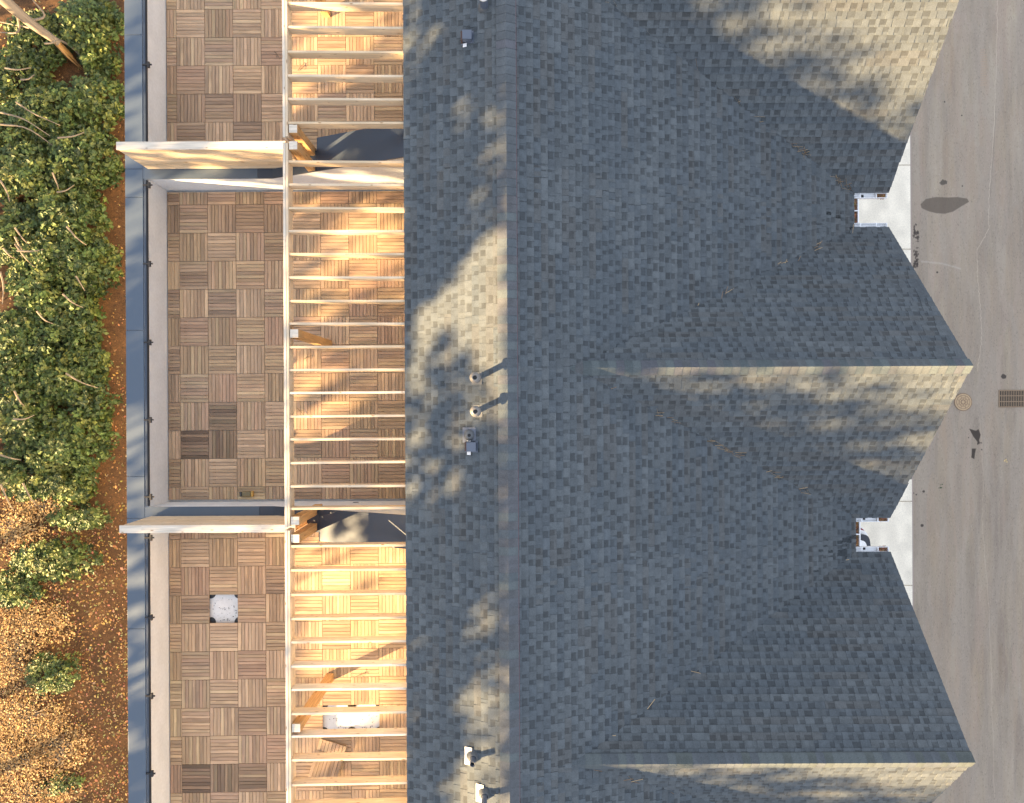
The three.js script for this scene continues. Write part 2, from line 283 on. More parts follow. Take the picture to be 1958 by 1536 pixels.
const HOUSES = UNITS.map((u, ui) => {
  const h = thing('townhouse', houseLabels[ui], 'house', [0, 0, u.zc], 'row of joined townhouses');
  const mainY = x => RY - T * Math.abs(x - RX), zc = u.zc;
  const cT = Math.sqrt(1 + T * T), cG = Math.sqrt(1 + TG * TG);
  // slope over the terrace side
  const left = part(h, 'roof_slope', slab([V(RX, RY, u.z0), V(EAVE_L, mainY(EAVE_L), u.z0), V(EAVE_L, mainY(EAVE_L), u.z1), V(RX, RY, u.z1)], 0.1), M.felt);
  shingleSlope(left, { seed: 10 + ui, len: (RX - EAVE_L) * cT + 0.02, basis: basis(V(0, 0, 1), V(-T / cT, 1 / cT, 0)), single: 95, span: () => [u.z0, u.z1], point: (s, a) => V(RX - s / cT, RY - s / cT * T, a) });
  // slope down to the alley, cut by the gable
  const right = part(h, 'roof_slope', slab([V(RX, RY, u.z1), V(EAVE_R, GE, u.z1), V(EAVE_R, GE, zc + HW), V(RX + (RY - GY) / T, GY, zc), V(EAVE_R, GE, zc - HW), V(EAVE_R, GE, u.z0), V(RX, RY, u.z0)].reverse().map(p => p), 0.1), M.felt);
  const valley = x => Math.max(0, (x - RX) * T - (RY - GY)) / TG;      // half width of the gable at that x
  for (const sd of [-1, 1]) shingleSlope(right, { seed: 20 + ui * 2 + sd, len: (EAVE_R - RX) * cT + 0.02, basis: basis(V(0, 0, -1), V(T / cT, 1 / cT, 0)), single: 55, over: 0,
    span: s => { const k = valley(RX + s / cT); return sd > 0 ? [-u.z1, -(zc + k - 0.02)] : [-(zc - k + 0.02), -u.z0]; }, point: (s, a) => V(RX + s / cT, RY - s / cT * T, -a) });
  // gable slopes
  for (const sd of [-1, 1]) {
    const gs = part(h, 'gable_slope', slab([V(RX + (RY - GY) / T, GY, zc), V(GX, GY, zc), V(GX, GE, zc + sd * HW), V(EAVE_R, GE, zc + sd * HW)], 0.09), M.felt);
    const xv = s => RX + (RY - GY + TG * s / cG) / T - 0.02;
    if (sd > 0) shingleSlope(gs, { seed: 40 + ui, len: HW * cG + 0.02, basis: basis(V(1, 0, 0), V(0, 1 / cG, TG / cG)), single: 48, span: s => [xv(s), GX + 0.015], point: (s, a) => V(a, GY - TG * s / cG, zc + s / cG) });
    else shingleSlope(gs, { seed: 50 + ui, len: HW * cG + 0.02, basis: basis(V(-1, 0, 0), V(0, 1 / cG, -TG / cG)), single: 45, flushStart: true, span: s => [-GX - 0.015, -xv(s)], point: (s, a) => V(-a, GY - TG * s / cG, zc - s / cG) });
    part(h, 'rake_board', slab([V(GX - 0.03, GY - 0.09, zc), V(GX, GY - 0.09, zc), V(GX, GE - 0.09, zc + sd * HW), V(GX - 0.03, GE - 0.09, zc + sd * HW)], 0.14), M.white);
  }
  capRidge(left, V(RX, RY, u.z0), V(RX, RY, u.z1), 0.165, T, T, V(1, 0, 0), 60 + ui, 0.04);
  capRidge(right, V(RX + (RY - GY) / T - 0.12, GY + 0.048, zc), V(GX + 0.01, GY + 0.048, zc), 0.13, TG, TG, V(0, 0, -1), 70 + ui, 0.0);
  part(left, 'chalk_line', boxG(RX + 0.162, RX + 0.172, RY - T * 0.166 + 0.02, RY - T * 0.166 + 0.034, u.z0, u.z1), M.chalk);
  // walls
  const wz0 = u.zc - 3.42, wz1 = u.end ? u.z1 : u.zc + 3.42;
  if (u.end) part(h, 'added_rear_wall', boxG(-1.7, -1.5, 0.02, 12.4, wz0, wz1), M.wall);  // extra wall of the added unit, blocks low sun
  part(h, 'front_wall', boxG(6.75, 6.95, 0.02, 9.98, wz0, wz1 - 0.01), M.wall);
  const gs = new THREE.Shape([[-2.7, 0.02], [2.7, 0.02], [2.7, 10.05], [0, 12.45], [-2.7, 10.05]].map(p => new THREE.Vector2(...p)));
  const gg = new THREE.ExtrudeGeometry(gs, { depth: 0.2, bevelEnabled: false }); gg.rotateY(Math.PI / 2); gg.translate(7.25, 0, zc); part(h, 'gable_wall', gg, M.wall);
  for (const s of [-1, 1]) part(h, 'gable_return', boxG(6.95, 7.25, 0.02, 9.9, zc + s * 2.6 - 0.1, zc + s * 2.6 + 0.1), M.wall);
  const gd = part(h, 'garage_door', boxG(7.452, 7.49, 0.07, 2.3, zc - 2.3, zc + 2.3), M.white);
  for (let k = 0; k < 4; k++) part(gd, 'panel', boxG(7.491, 7.505, 0.12 + k * 0.55, 0.6 + k * 0.55, zc - 2.25, zc + 2.25), M.white);
  for (const [zz, yy] of [[-1.3, 4.2], [1.3, 4.2], [-1.3, 7.3], [1.3, 7.3]]) { const w = part(h, 'window', boxG(7.452, 7.48, yy, yy + 1.5, zc + zz - 0.55, zc + zz + 0.55), std({ color: rgb(0.03, 0.04, 0.05), roughness: 0.08 })); for (const e of [-0.58, 0.58, 0]) part(w, 'frame', boxG(7.45, 7.5, yy - 0.04, yy + 1.54, zc + zz + e - 0.03, zc + zz + e + 0.03), M.white); }
  return h;
});

// gutters along the gable eaves and under the main eave
function leafLitter(parent, x0, x1, z0, z1, y, n, seed, cols) {
  const f = rng(seed), s = new Soup();
  for (let k = 0; k < n; k++) { const x = rr(x0, x1, f), z = rr(z0, z1, f), a = f() * 6.3, r = 0.02 + f() * 0.03, c = cols[Math.floor(f() * cols.length)].map(q => q * (0.6 + 0.7 * f())), t = () => y + f() * 0.03;
    const P = (b, l) => [x + Math.cos(a + b) * l, t(), z + Math.sin(a + b) * l]; s.quad(P(0, r), P(1.4, r * 0.6), P(3.1, r), P(4.6, r * 0.6), c); }
  return part(parent, 'leaf_debris', s.geo(), M.dry, { kind: 'stuff' });
}
const brown = [[0.20, 0.09, 0.04], [0.27, 0.13, 0.06], [0.13, 0.06, 0.03], [0.34, 0.2, 0.09]];
UNITS.forEach((u, i) => {
  for (const sd of [-1, 1]) {
    const zi = u.zc + sd * (HW + 0.012), zo = zi + sd * 0.105, za = Math.min(zi, zo), zb = Math.max(zi, zo), y0 = GE - 0.14, y1 = GE - 0.045;
    const g = part(HOUSES[i], 'gutter', mergeGeometries([boxG(7.22, GX, y0, y0 + 0.01, za, zb), boxG(7.22, GX, y0 + 0.011, y1, za, za + 0.008), boxG(7.22, GX, y0 + 0.011, y1, zb - 0.008, zb), boxG(7.221, 7.235, y0 + 0.012, y1 - 0.002, za + 0.009, zb - 0.009), boxG(GX - 0.014, GX + 0.001, y0 + 0.012, y1 + 0.002, za + 0.009, zb - 0.009)]), M.white, { label: 'white metal gutter along the gable eave' });
    for (const x of [7.37, 7.71]) part(g, 'hanger', boxG(x, x + 0.02, y1 - 0.012, y1 + 0.003, za - 0.003, zb + 0.003), M.white);
    if (!(i === 1 && sd < 0)) part(g, 'outlet', boxG(7.44, 7.49, y0 + 0.0105, y0 + 0.016, za + 0.02, zb - 0.03), M.black);
    if (!(i === 1 && sd < 0)) leafLitter(g, 7.76, GX - 0.03, za + 0.015, zb - 0.015, y0 + 0.02, 110, 90 + i * 2 + sd, brown);
  }
  const zA = [UNITS[0].zc + HW + 0.13, UNITS[1].zc + HW + 0.13][i], zB = i < 2 ? UNITS[i + 1].zc - HW - 0.13 : 0;
  if (i < 2) {
    const y0 = GE - 0.16, y1 = GE - 0.07, x0 = EAVE_R + 0.03, x1 = EAVE_R + 0.16;
    const g = part(HOUSES[i], 'eave_gutter', mergeGeometries([boxG(x0, x1, y0, y0 + 0.01, zA, zB), boxG(x1 - 0.022, x1, y0 + 0.011, y1, zA, zB)]), M.white, { label: 'short white gutter between two gables, full of leaves' });
    leafLitter(g, x0 + 0.005, x1 - 0.03, zA, zB, y0 + 0.03, 260, 95 + i, brown);
    part(g, 'hanger', boxG(x0 - 0.02, x1 - 0.024, y1 - 0.004, y1 + 0.014, (zA + zB) / 2 - 0.012, (zA + zB) / 2 + 0.012), M.white);
  }
});
// pine straw caught in the valleys
{
  const s = new Soup(), f = rng(444);
  for (const u of UNITS) for (const sd of [-1, 1]) for (let k = 0; k < (sd > 0 ? 120 : 26); k++) {
    const t = Math.pow(f(), 0.5), dz = HW * t; if (N3(t * 14 + u.zc, sd, 0.3) < 0.08) continue; const x = RX + (RY - GY + TG * dz) / T + (f() - 0.5) * 0.1, z = u.zc + sd * dz + (f() - 0.5) * 0.1, y = Math.max(RY - T * (x - RX), GY - TG * Math.abs(z - u.zc)) + 0.022;
    const a = Math.atan2(sd * 0.5, 1) + (f() - 0.5) * 1.6, l = 0.03 + f() * 0.09, w = 0.0035, c = f() < 0.6 ? [0.5, 0.36, 0.2] : [0.3, 0.2, 0.12], dx = Math.cos(a) * l, dzz = Math.sin(a) * l;
    const Y = (X, Z) => Math.max(RY - T * (X - RX), GY - TG * Math.abs(Z - u.zc)) + 0.024;
    s.quad([x - dx, Y(x - dx, z - dzz), z - dzz], [x - dx + w, Y(x - dx, z - dzz) + 0.006, z - dzz + w * 2], [x + dx + w, Y(x + dx, z + dzz) + 0.006, z + dzz + w * 2], [x + dx, Y(x + dx, z + dzz), z + dzz], c);
  }
  const m = part(scene, 'pine_straw', s.geo(), M.dry, { kind: 'stuff', label: 'pale pine needles caught in the roof valleys' }); m.userData.category = 'pine needles';
}

// ---------------------------------------------------------------- roof vents
const roofY = x => RY - T * Math.abs(x - RX);
function tiltQ() { return new THREE.Quaternion().setFromUnitVectors(V(0, 1, 0), V(-T, 1, 0).normalize()); }
function lathe(pts, seg = 24) { return new THREE.LatheGeometry(pts.map(p => new THREE.Vector2(...p)), seg); }
function pipeVent(px, py, label, h, cone, mat, flash, tall) {
  let p = at(px, py, 12.8); p = at(px, py, roofY(p.x)); const y = roofY(p.x);
  const g = thing('plumbing_vent', label, 'roof vent', [p.x, y, p.z], 'pipe vents on the roof');
  const f = part(g, 'flashing', boxG(-0.14, 0.0, 0.0, 0.006, -0.15, 0.15), flash, { pos: V(p.x - 0.02, y + 0.024, p.z), quat: tiltQ() });
  part(g, 'boot', lathe([[0.115, 0], [0.11, 0.02], [0.075, cone], [0.07, cone + 0.015], [0.058, cone + 0.02]]), mat, { pos: V(p.x, y - 0.01, p.z) });
  const c = part(g, 'pipe', lathe([[0.048, -0.02], [0.048, h], [0.036, h + 0.003], [0.034, h - 0.12]]), tall, { pos: V(p.x, y, p.z) });
  part(c, 'bore', lathe([[0.0, 0], [0.035, 0]]), M.black, { pos: V(p.x, y + h - 0.1, p.z) });
}
function capVent(px, py, label, h) { // pipe with a domed collar that carries a small hole on top
  let p = at(px, py, 12.8); p = at(px, py, roofY(p.x) + h); const y = roofY(p.x);
  const g = thing('collar_vent', label, 'roof vent', [p.x, y, p.z], 'domed pipe vents on the roof');
  part(g, 'flashing', boxG(-0.10, 0.10, 0, 0.005, -0.105, 0.105), M.leadDark, { pos: V(p.x + 0.01, y + 0.022, p.z), quat: tiltQ() });
  part(g, 'pipe', lathe([[0.05, -0.03], [0.05, h - 0.09]]), M.leadDark, { pos: V(p.x, y, p.z) });
  const c = part(g, 'collar', lathe([[0.05, h - 0.1], [0.092, h - 0.09], [0.088, h - 0.05], [0.05, h - 0.012], [0.034, h], [0.03, h - 0.06]]), M.lead, { pos: V(p.x, y, p.z) });
  part(c, 'bore', lathe([[0.0, 0], [0.032, 0]]), M.black, { pos: V(p.x, y + h - 0.03, p.z) });
}
capVent(908, 722, 'domed grey pipe vent casting a long straight shadow towards the ridge', 0.5);
capVent(909, 787, 'domed pale grey pipe vent whose shadow ends in a round head', 0.46);
{ // low dark vent beside the box vent
  const p = at(898, 832, 12.9), y = roofY(p.x), g = thing('collar_vent', 'low dark grey domed vent right beside a square box vent', 'roof vent', [p.x, y, p.z], 'domed pipe vents on the roof');
  part(g, 'flashing', boxG(-0.13, 0.12, 0, 0.006, -0.13, 0.13), M.ventGrey, { pos: V(p.x, y + 0.022, p.z), quat: tiltQ() });
  const c = part(g, 'collar', lathe([[0.1, -0.05], [0.098, 0.03], [0.085, 0.07], [0.03, 0.12], [0.026, 0.08]]), M.leadDark, { pos: V(p.x, y, p.z) });
  part(c, 'bore', lathe([[0, 0], [0.027, 0]]), M.black, { pos: V(p.x, y + 0.1, p.z) });
}
pipeVent(905, 1446, 'slim black pipe vent on a shiny plate with a short shadow', 0.28, 0.1, M.leadDark, M.galv, M.ventGrey);
pipeVent(927, 1517, 'taller dark pipe vent on a bright metal plate with a long shadow', 0.62, 0.11, M.leadDark, M.galv, M.ventGrey);
{ // fat pipe with a pale cap
  const p = at(926, 20, 12.95), y = roofY(p.x), g = thing('capped_vent', 'dark grey pipe vent with a pale round cap', 'roof vent', [p.x, y, p.z]);
  part(g, 'boot', lathe([[0.1, -0.06], [0.1, 0.02], [0.075, 0.06], [0.07, 0.07]]), M.leadDark, { pos: V(p.x, y, p.z) });
  part(g, 'pipe', lathe([[0.07, 0], [0.07, 0.34]]), M.ventGrey, { pos: V(p.x, y, p.z) });
  part(g, 'cap', lathe([[0, 0.36], [0.07, 0.355], [0.085, 0.345], [0.085, 0.33]]), M.galv, { pos: V(p.x, y, p.z) });
}
for (const [px, py, label] of [[893, 72, 'square dark box vent standing alone near the capped pipe'], [901, 854, 'square dark box vent beside the low domed vent']]) {
  const p = at(px, py, 12.95), y = roofY(p.x), g = thing('box_vent', label, 'roof vent', [p.x, y, p.z], 'square box vents');
  part(g, 'flashing', boxG(-0.115, 0.125, 0.0, 0.006, -0.1, 0.1), M.ventGrey, { pos: V(p.x, y + 0.022, p.z), quat: tiltQ() });
  part(g, 'hood', boxG(p.x - 0.075, p.x + 0.085, y + 0.05, y + 0.16, p.z - 0.078, p.z + 0.078, 0.006), M.ventGrey);
  part(g, 'louvre', boxG(p.x - 0.105, p.x - 0.076, y - 0.03, y + 0.11, p.z - 0.076, p.z + 0.076), M.rust);
  part(g, 'throat', boxG(p.x - 0.06, p.x + 0.09, y - 0.04, y + 0.05, p.z - 0.06, p.z + 0.06), M.black);
  part(g, 'patch', boxG(-0.035, 0.035, 0, 0.004, -0.03, 0.03), M.white, { pos: V(p.x - 0.04, roofY(p.x - 0.04) + 0.03, p.z + 0.115), quat: tiltQ() });
  if (py > 500) part(g, 'patch', boxG(-0.035, 0.035, 0, 0.004, -0.022, 0.022), M.white, { pos: V(p.x - 0.04, roofY(p.x - 0.04) + 0.03, p.z - 0.108), quat: tiltQ() });
}

// ---------------------------------------------------------------- terraces: parapets, party walls, copings, guard rails
const DY = 10, PY = 10.79, XI = -7.26, XO = -7.69;
const DECKS = [{ z0: -11.2, z1: -4.9 }, { z0: -4.46, z1: 2.05 }, { z0: 2.56, z1: 11.2 }];
const PARTY = [{ z0: -4.86, z1: -4.49, w0: -5.12, w1: -4.49 }, { z0: 2.08, z1: 2.50, w0: 2.08, w1: 2.68 }];
DECKS.forEach((d, i) => {
  const h = HOUSES[i], zA = i === 0 ? -11.2 : (PARTY[i - 1].z0 + PARTY[i - 1].z1) / 2, zB = i === 2 ? 11.2 : (PARTY[i].z0 + PARTY[i].z1) / 2;
  part(h, 'parapet_wall', boxG(XO + 0.03, XI, 0.05, PY - 0.002, zA, zB), M.wall, { label: 'white rear wall rising to the terrace parapet' });
  part(h, 'floor_slab', boxG(XI, -1.5, DY - 0.35, DY - 0.09, zA, zB), M.membrane, { label: 'white roofing membrane under the deck tiles' });
  part(h, 'terrace_wall', boxG(-1.6, -1.45, DY - 0.09, 12.4, zA, zB), M.wall);
  const fas = part(h, 'fascia', boxG(-1.86, -1.82, 12.14, 12.37, zA, zB), M.white);
  // coping in sheet lengths with standing joints
  const joints = [[68, 157], [302, 340], [632], [911, 1202]]; 
  const cz = []; for (const py of (i === 0 ? [68] : i === 1 ? [378, 632, 911] : [1202])) cz.push(at(265, py, PY).z);
  const edges = [zA, ...cz, zB];
  for (let k = 0; k < edges.length - 1; k++) part(h, 'coping', boxG(XO, XI - 0.075, PY, PY + 0.03, edges[k] + 0.003, edges[k + 1] - 0.003, 0.006), M.coping, { label: 'slate blue metal coping sheet on the parapet' });
});
PARTY.forEach((p, i) => {
  const h = HOUSES[1], sl = 0.43, xs = -4.75, yTop = x => PY + Math.max(0, (x - xs) * sl);
  // low party wall, its top rising with the roof
  const side = (z0, z1, x0, x1, name, mat, lab) => { const s = new THREE.Shape(); s.moveTo(x0, DY - 0.09); s.lineTo(x1, DY - 0.09); s.lineTo(x1, yTop(x1)); if (x0 < xs) s.lineTo(xs, PY); s.lineTo(x0, yTop(x0)); s.closePath(); const g = new THREE.ExtrudeGeometry(s, { depth: z1 - z0, bevelEnabled: false }); g.translate(0, 0, z0); metreUV(g, [1, 1, 1]); return part(h, name, g, mat, { label: lab }); };
  side(p.z0, p.z1, XI + 0.003, -1.62, 'party_wall', M.wall, 'white party wall whose top climbs towards the roof');
  const o0 = i === 0 ? p.w0 : p.z1 + 0.001, o1 = i === 0 ? p.z0 - 0.001 : p.w1;
  side(o0, o1, -3.72, -1.62, 'party_wall', M.wall);
  // coping sheets: level part, climbing part, broad upper sheet
  const sheet = (z0, z1, x0, x1, th, mat, lab) => part(h, 'coping', slab([V(x0, yTop(x0) + th, z0), V(x0, yTop(x0) + th, z1), V(x1, yTop(x1) + th, z1), V(x1, yTop(x1) + th, z0)], th - 0.002), mat, { label: lab });
  const c0 = p.z0 - 0.015, c1 = p.z1 + 0.015;
  sheet(c0, c1, XI - 0.07, -5.05, 0.03, M.coping, 'slate metal coping on the low party wall');
  sheet(c0, c1, -5.045, xs, 0.03, M.copingShadeAndRail); sheet(c0, c1, xs, -3.73, 0.03, M.copingShadeAndRail);
  sheet(Math.min(p.w0, c0), Math.max(p.w1, c1), -3.725, -1.87, 0.035, M.copingShadeAndRail, 'sloping metal cap beside the roof, coping metal with a darker reflection painted in');
  part(h, 'end_cap', boxG(-3.745, -3.727, PY - 0.3, yTop(-3.73) + 0.034, o0, o1), M.copingShadeAndRail);
  const v = at(i ? 679 : 675, i ? 953 : 357, 10.3); part(h, 'wall_vent', boxG(v.x - 0.055, v.x + 0.055, 10.22, 10.26, i ? p.z0 - 0.006 : p.z1 - 0.004, i ? p.z0 + 0.004 : p.z1 + 0.006), M.black);
});
DECKS.forEach((d, i) => { // guard rail: a bar along the inside of the coping on small brackets
  const zA = i === 0 ? -11 : PARTY[i - 1].z1 + 0.03, zB = i === 2 ? 11 : PARTY[i].z0 - 0.03;
  const g = thing('guard_rail', ['dark slim parapet rail of the terrace beyond the screen with sunlit top boards', 'dark slim parapet rail of the terrace between the two wooden screens', 'dark slim parapet rail of the terrace with missing deck tiles'][i], 'guard rail', [XI - 0.04, PY, (zA + zB) / 2], 'parapet rails');
  part(g, 'rail', boxG(XI - 0.06, XI - 0.018, PY - 0.05, PY + 0.022, zA, zB), M.copingShadeAndRail);
  part(g, 'lip', boxG(XI - 0.017, XI + 0.004, PY - 0.03, PY + 0.012, zA, zB), M.black);
  for (const py of [[125], [355, 505, 655, 803, 950], [1028, 1180, 1330, 1478]][i]) {
    const z = at(283, py, PY).z, b = part(g, 'bracket', boxG(XI - 0.075, XI + 0.115, PY + 0.024, PY + 0.042, z - 0.014, z + 0.014), M.black);
    part(b, 'plate', boxG(XI + 0.03, XI + 0.07, PY + 0.005, PY + 0.05, z - 0.055, z + 0.06), M.black);
  }
});

// ---------------------------------------------------------------- terrace floor: loose laid wooden tiles on pedestals
const TP = 0.5945, woodTones = [[0.34, 0.215, 0.13], [0.40, 0.26, 0.155], [0.30, 0.19, 0.125], [0.37, 0.23, 0.15], [0.44, 0.31, 0.185], [0.33, 0.195, 0.13], [0.27, 0.175, 0.12], [0.41, 0.27, 0.175]].map(c => c.map((v, i) => v * [1.5, 1.6, 1.6][i]));
function tileGeo(seed, w, d, wet) { // slats run along z; w and d in metres
  const f = rng(seed), s = new Soup(), n = 8, sw = TP / n, base = woodTones[Math.floor(f() * 8)], kk = 0.88 + 0.28 * f();
  const geoms = [], add = (x0, x1, y0, y1, z0, z1, col, dz = 0) => { const e = 0.0015; const c = col, u = f() * 3, vv = f() * 3; const A = [x0, y1 - e, z0], q = (a, b, cc, dd, uv) => s.quad(a, b, cc, dd, c, uv);
    q([x0 + e, y1, z0 + e], [x0 + e, y1, z1 - e], [x1 - e, y1, z1 - e], [x1 - e, y1, z0 + e], [[u, vv], [u + z1 - z0, vv], [u + z1 - z0, vv + x1 - x0], [u, vv + x1 - x0]]);
    for (const [xa, xb] of [[x0, x0 + e], [x1, x1 - e]]) { q([xa, y0, z0], [xa, y0, z1], [xa, y1 - e, z1], [xa, y1 - e, z0]); q([xa, y1 - e, z0], [xa, y1 - e, z1], [xb, y1, z1 - e], [xb, y1, z0 + e]); }
    for (const za of [z0, z1]) { q([x0, y0, za], [x1, y0, za], [x1, y1 - e, za], [x0, y1 - e, za]); const zb = za === z0 ? z0 + e : z1 - e; q([x0, y1 - e, za], [x1, y1 - e, za], [x1 - e, y1, zb], [x0 + e, y1, zb]); } };
  for (let k = 0; k < n; k++) {
    const x0 = k * sw - TP / 2 + 0.0036, x1 = Math.min((k + 1) * sw - 0.0036 - TP / 2, w - TP / 2 - 0.002); if (x1 - x0 < 0.012) break;
    const mix = woodTones[Math.floor(f() * 8)], v = kk * (0.8 + 0.4 * f()) * (wet ? (f() < 0.4 ? 0.42 : 0.66) : 1), col = base.map((b, i) => (b * 0.55 + mix[i] * 0.45) * v);
    const tw = (f() - 0.5) * 0.002; add(x0, x1, -0.024, tw, -TP / 2 + 0.003 + f() * 0.002, d - TP / 2 - 0.003 - f() * 0.002, col);
  }
  const bc = [0.1, 0.06, 0.035]; for (const z of [0.06, 0.5]) if (z + 0.03 < d) add(-TP / 2 + 0.01, w - TP / 2 - 0.01, -0.045, -0.0245, z - TP / 2 - 0.03, z - TP / 2 + 0.03, bc);
  return s.geo();
}
const fullTiles = []; for (let k = 0; k < 26; k++) fullTiles.push(tileGeo(1000 + k, TP, TP, false));
const wetTiles = [tileGeo(1101, TP, TP, true), tileGeo(1102, TP, TP, true), tileGeo(1103, TP, TP, true)];
const qV = new THREE.Quaternion(), qH = new THREE.Quaternion().setFromAxisAngle(V(0, 1, 0), Math.PI / 2), qV2 = new THREE.Quaternion().setFromAxisAngle(V(0, 1, 0), Math.PI), qH2 = new THREE.Quaternion().setFromAxisAngle(V(0, 1, 0), -Math.PI / 2);
const deckLabels = ['checkered wooden terrace floor beyond the screen with the sunlit board face', 'checkered wooden terrace floor between the two wooden screens, dark stained tiles near one end', 'checkered wooden terrace floor with gaps where tiles are missing'];
const deckSpec = [{ ax: at(337, 72, DY), par: 0, shear: 0 }, { ax: at(342.5, 392.2, DY), par: 1, shear: -0.004 }, { ax: at(346, 1139.4, DY), par: 1, shear: -0.014 }];
const missing = { 2: [[1, 0], [5, 4], [6, 4]] }, wet = { 1: [[0, 8], [1, 8], [1, 7]], 2: [[1, 6], [0, 6], [2, 6]] };
const DECKOBJ = DECKS.map((d, i) => {
  const sp = deckSpec[i], zA = Math.max(d.z0, -9.6), zB = Math.min(d.z1, 9.6);
  const g = thing('terrace_deck', deckLabels[i], 'wood deck', [-4.4, DY, (zA + zB) / 2], 'terrace decks'), f = rng(1300 + i);
  for (let cx = -1; cx < 9; cx++) for (let rz = -24; rz < 24; rz++) {
    let x0 = sp.ax.x + cx * TP, z0 = sp.ax.z + rz * TP + sp.shear * (cx + 0.5) * TP, x1 = x0 + TP, z1 = z0 + TP;
    const cx0 = Math.max(x0, XI + 0.015), cx1 = Math.min(x1, -1.66), cz0 = Math.max(z0, zA + 0.012), cz1 = Math.min(z1, zB - 0.012);
    if (cx1 - cx0 < 0.05 || cz1 - cz0 < 0.04) continue;
    if ((missing[i] || []).some(m => m[0] === cx && m[1] === rz)) {
      for (const [a, b] of [[x0, z0], [x1, z0], [x0, z1], [x1, z1]]) part(g, 'pedestal', new THREE.CylinderGeometry(0.09, 0.1, 0.035, 20), M.black, { pos: V(a, DY - 0.072, b) });
      continue;
    }
    const isWet = (wet[i] || []).some(m => m[0] === cx && m[1] === rz), horiz = ((cx + rz + sp.par) % 2 + 2) % 2 === 1;
    const full = cx1 - cx0 > TP - 0.01 && cz1 - cz0 > TP - 0.01;
    const pos = V((x0 + x1) / 2, DY - 0.002 + (f() - 0.5) * 0.004, (z0 + z1) / 2);
    if (full) { const q = (horiz ? [qH, qH2] : [qV, qV2])[f() < 0.5 ? 0 : 1], qj = q.clone().multiply(new THREE.Quaternion().setFromAxisAngle(V(0, 1, 0), (f() - 0.5) * 0.008)); part(g, 'deck_tile', isWet ? wetTiles[(cx + 2) % 3] : fullTiles[Math.floor(f() * 26)], M.tile, { pos, quat: qj, ...(isWet ? { label: 'dark damp stained deck tile' } : {}) }); }
    else { // cut tile at a wall
      const ww = cx1 - cx0, dd = cz1 - cz0, gm = horiz ? tileGeo(1400 + f() * 900, dd, ww, false) : tileGeo(1400 + f() * 900, ww, dd, false);
      gm.translate(TP / 2, 0, TP / 2); if (horiz) { gm.rotateY(Math.PI / 2); gm.translate(0, 0, dd); }
      part(g, 'deck_tile', gm, M.tile, { pos: V(cx0, pos.y, cz0) });
    }
  }
  return g;
});
{ // scraps on the bare membrane
  const s = new Soup(), f = rng(808);
  for (const [px, py, n] of [[430, 1166, 60], [677, 1375, 70]]) { const c = at(px, py, DY - 0.085); for (let k = 0; k < n; k++) { const e = f() < 0.7, a = f() * 6.3, r = e ? 0.2 + f() * 0.07 : f() * 0.2, x = c.x + Math.cos(a) * r * (px > 500 ? 1.9 : 1), z = c.z + Math.sin(a) * r, l = 0.008 + f() * 0.03, b = f() * 6.3; s.tri([x, DY - 0.082, z], [x + Math.cos(b) * l, DY - 0.08, z + Math.sin(b) * l], [x + Math.cos(b + 0.7) * l * 0.8, DY - 0.081, z + Math.sin(b + 0.7) * l * 0.8], [0.05, 0.04, 0.035]); } }
  const m = part(scene, 'grit', s.geo(), M.dry, { kind: 'stuff', label: 'dark crumbs and grit on bare white membrane' }); m.userData.category = 'grit';
}
function looseTile(px, py, y, turn, tilt, label, k) {
  const p = at(px, py, y), m = part(scene, 'loose_deck_tile', fullTiles[k], M.tile, { pos: p, quat: new THREE.Quaternion().setFromEuler(new THREE.Euler(tilt, turn, 0.05, 'YXZ')) });
  m.userData = { label, category: 'deck tile', group: 'loose deck tiles' };
}
for (const [px, py, a, where] of [[690, 1290, -0.4, 'on the sunlit tiles by the missing pair'], [612, 1034, -0.6, 'beside the dark sloping cap'], [575, 128, -0.9, 'on the terrace beyond the sunlit screen'], [588, 683, -0.5, 'near the foot of the middle post'], [574, 786, 0.7, 'close to the front beam'], [530, 105, 0.9, 'on the open tiles beyond the screen']]) { // blown-in twigs
  const p = at(px, py, DY + 0.012), f = rng(px), P = (r, t, h) => V(p.x + Math.cos(a + t) * r, p.y + h, p.z + Math.sin(a + t) * r), g = thing('twig', 'small brown twig lying ' + where, 'twig', [p.x, DY, p.z], 'twigs on the decks');
  part(g, 'stem', tube([P(-0.1, 0, 0), P(0, 0, 0.015), P(0.11, 0.15, 0.005)], 0.006, 0.003, 5, 6), M.bark); for (const t of [0.9, -0.8, 2.3]) part(g, 'side_shoot', tube([P(0, 0, 0.012), P(0.04, t, 0.02), P(0.07 + 0.02 * f(), t, 0.008)], 0.004, 0.002, 4, 4), M.bark);
}
looseTile(622, 1470, DY + 0.11, -0.28, -0.2, 'lifted deck tile lying askew on top of another under the rafters', 3);
looseTile(630, 1446, DY + 0.04, -0.27, 0.03, 'lower loose deck tile half hidden under the askew one', 8);
{ // small tool case by the party wall
  const p = at(472, 945, DY + 0.03), g = thing('tool_case', 'small olive tool case with glossy black end lying by the wall', 'tool case', [p.x, DY, p.z - 0.01]);
  const o = p.z - 0.0; const body = std({ color: rgb(0.16, 0.12, 0.05), roughness: 0.25 });
  part(g, 'body', boxG(p.x - 0.1, p.x + 0.09, DY + 0.004, DY + 0.07, o - 0.058, o + 0.058, 0.02), body);
  part(g, 'end_cap', boxG(p.x - 0.15, p.x - 0.101, DY + 0.004, DY + 0.062, o - 0.05, o + 0.05, 0.016), std({ color: rgb(0.03, 0.03, 0.03), roughness: 0.12 }));
  part(g, 'band', boxG(p.x + 0.091, p.x + 0.14, DY + 0.004, DY + 0.076, o - 0.06, o + 0.06, 0.012), std({ color: rgb(0.42, 0.24, 0.05), roughness: 0.35 }));
}

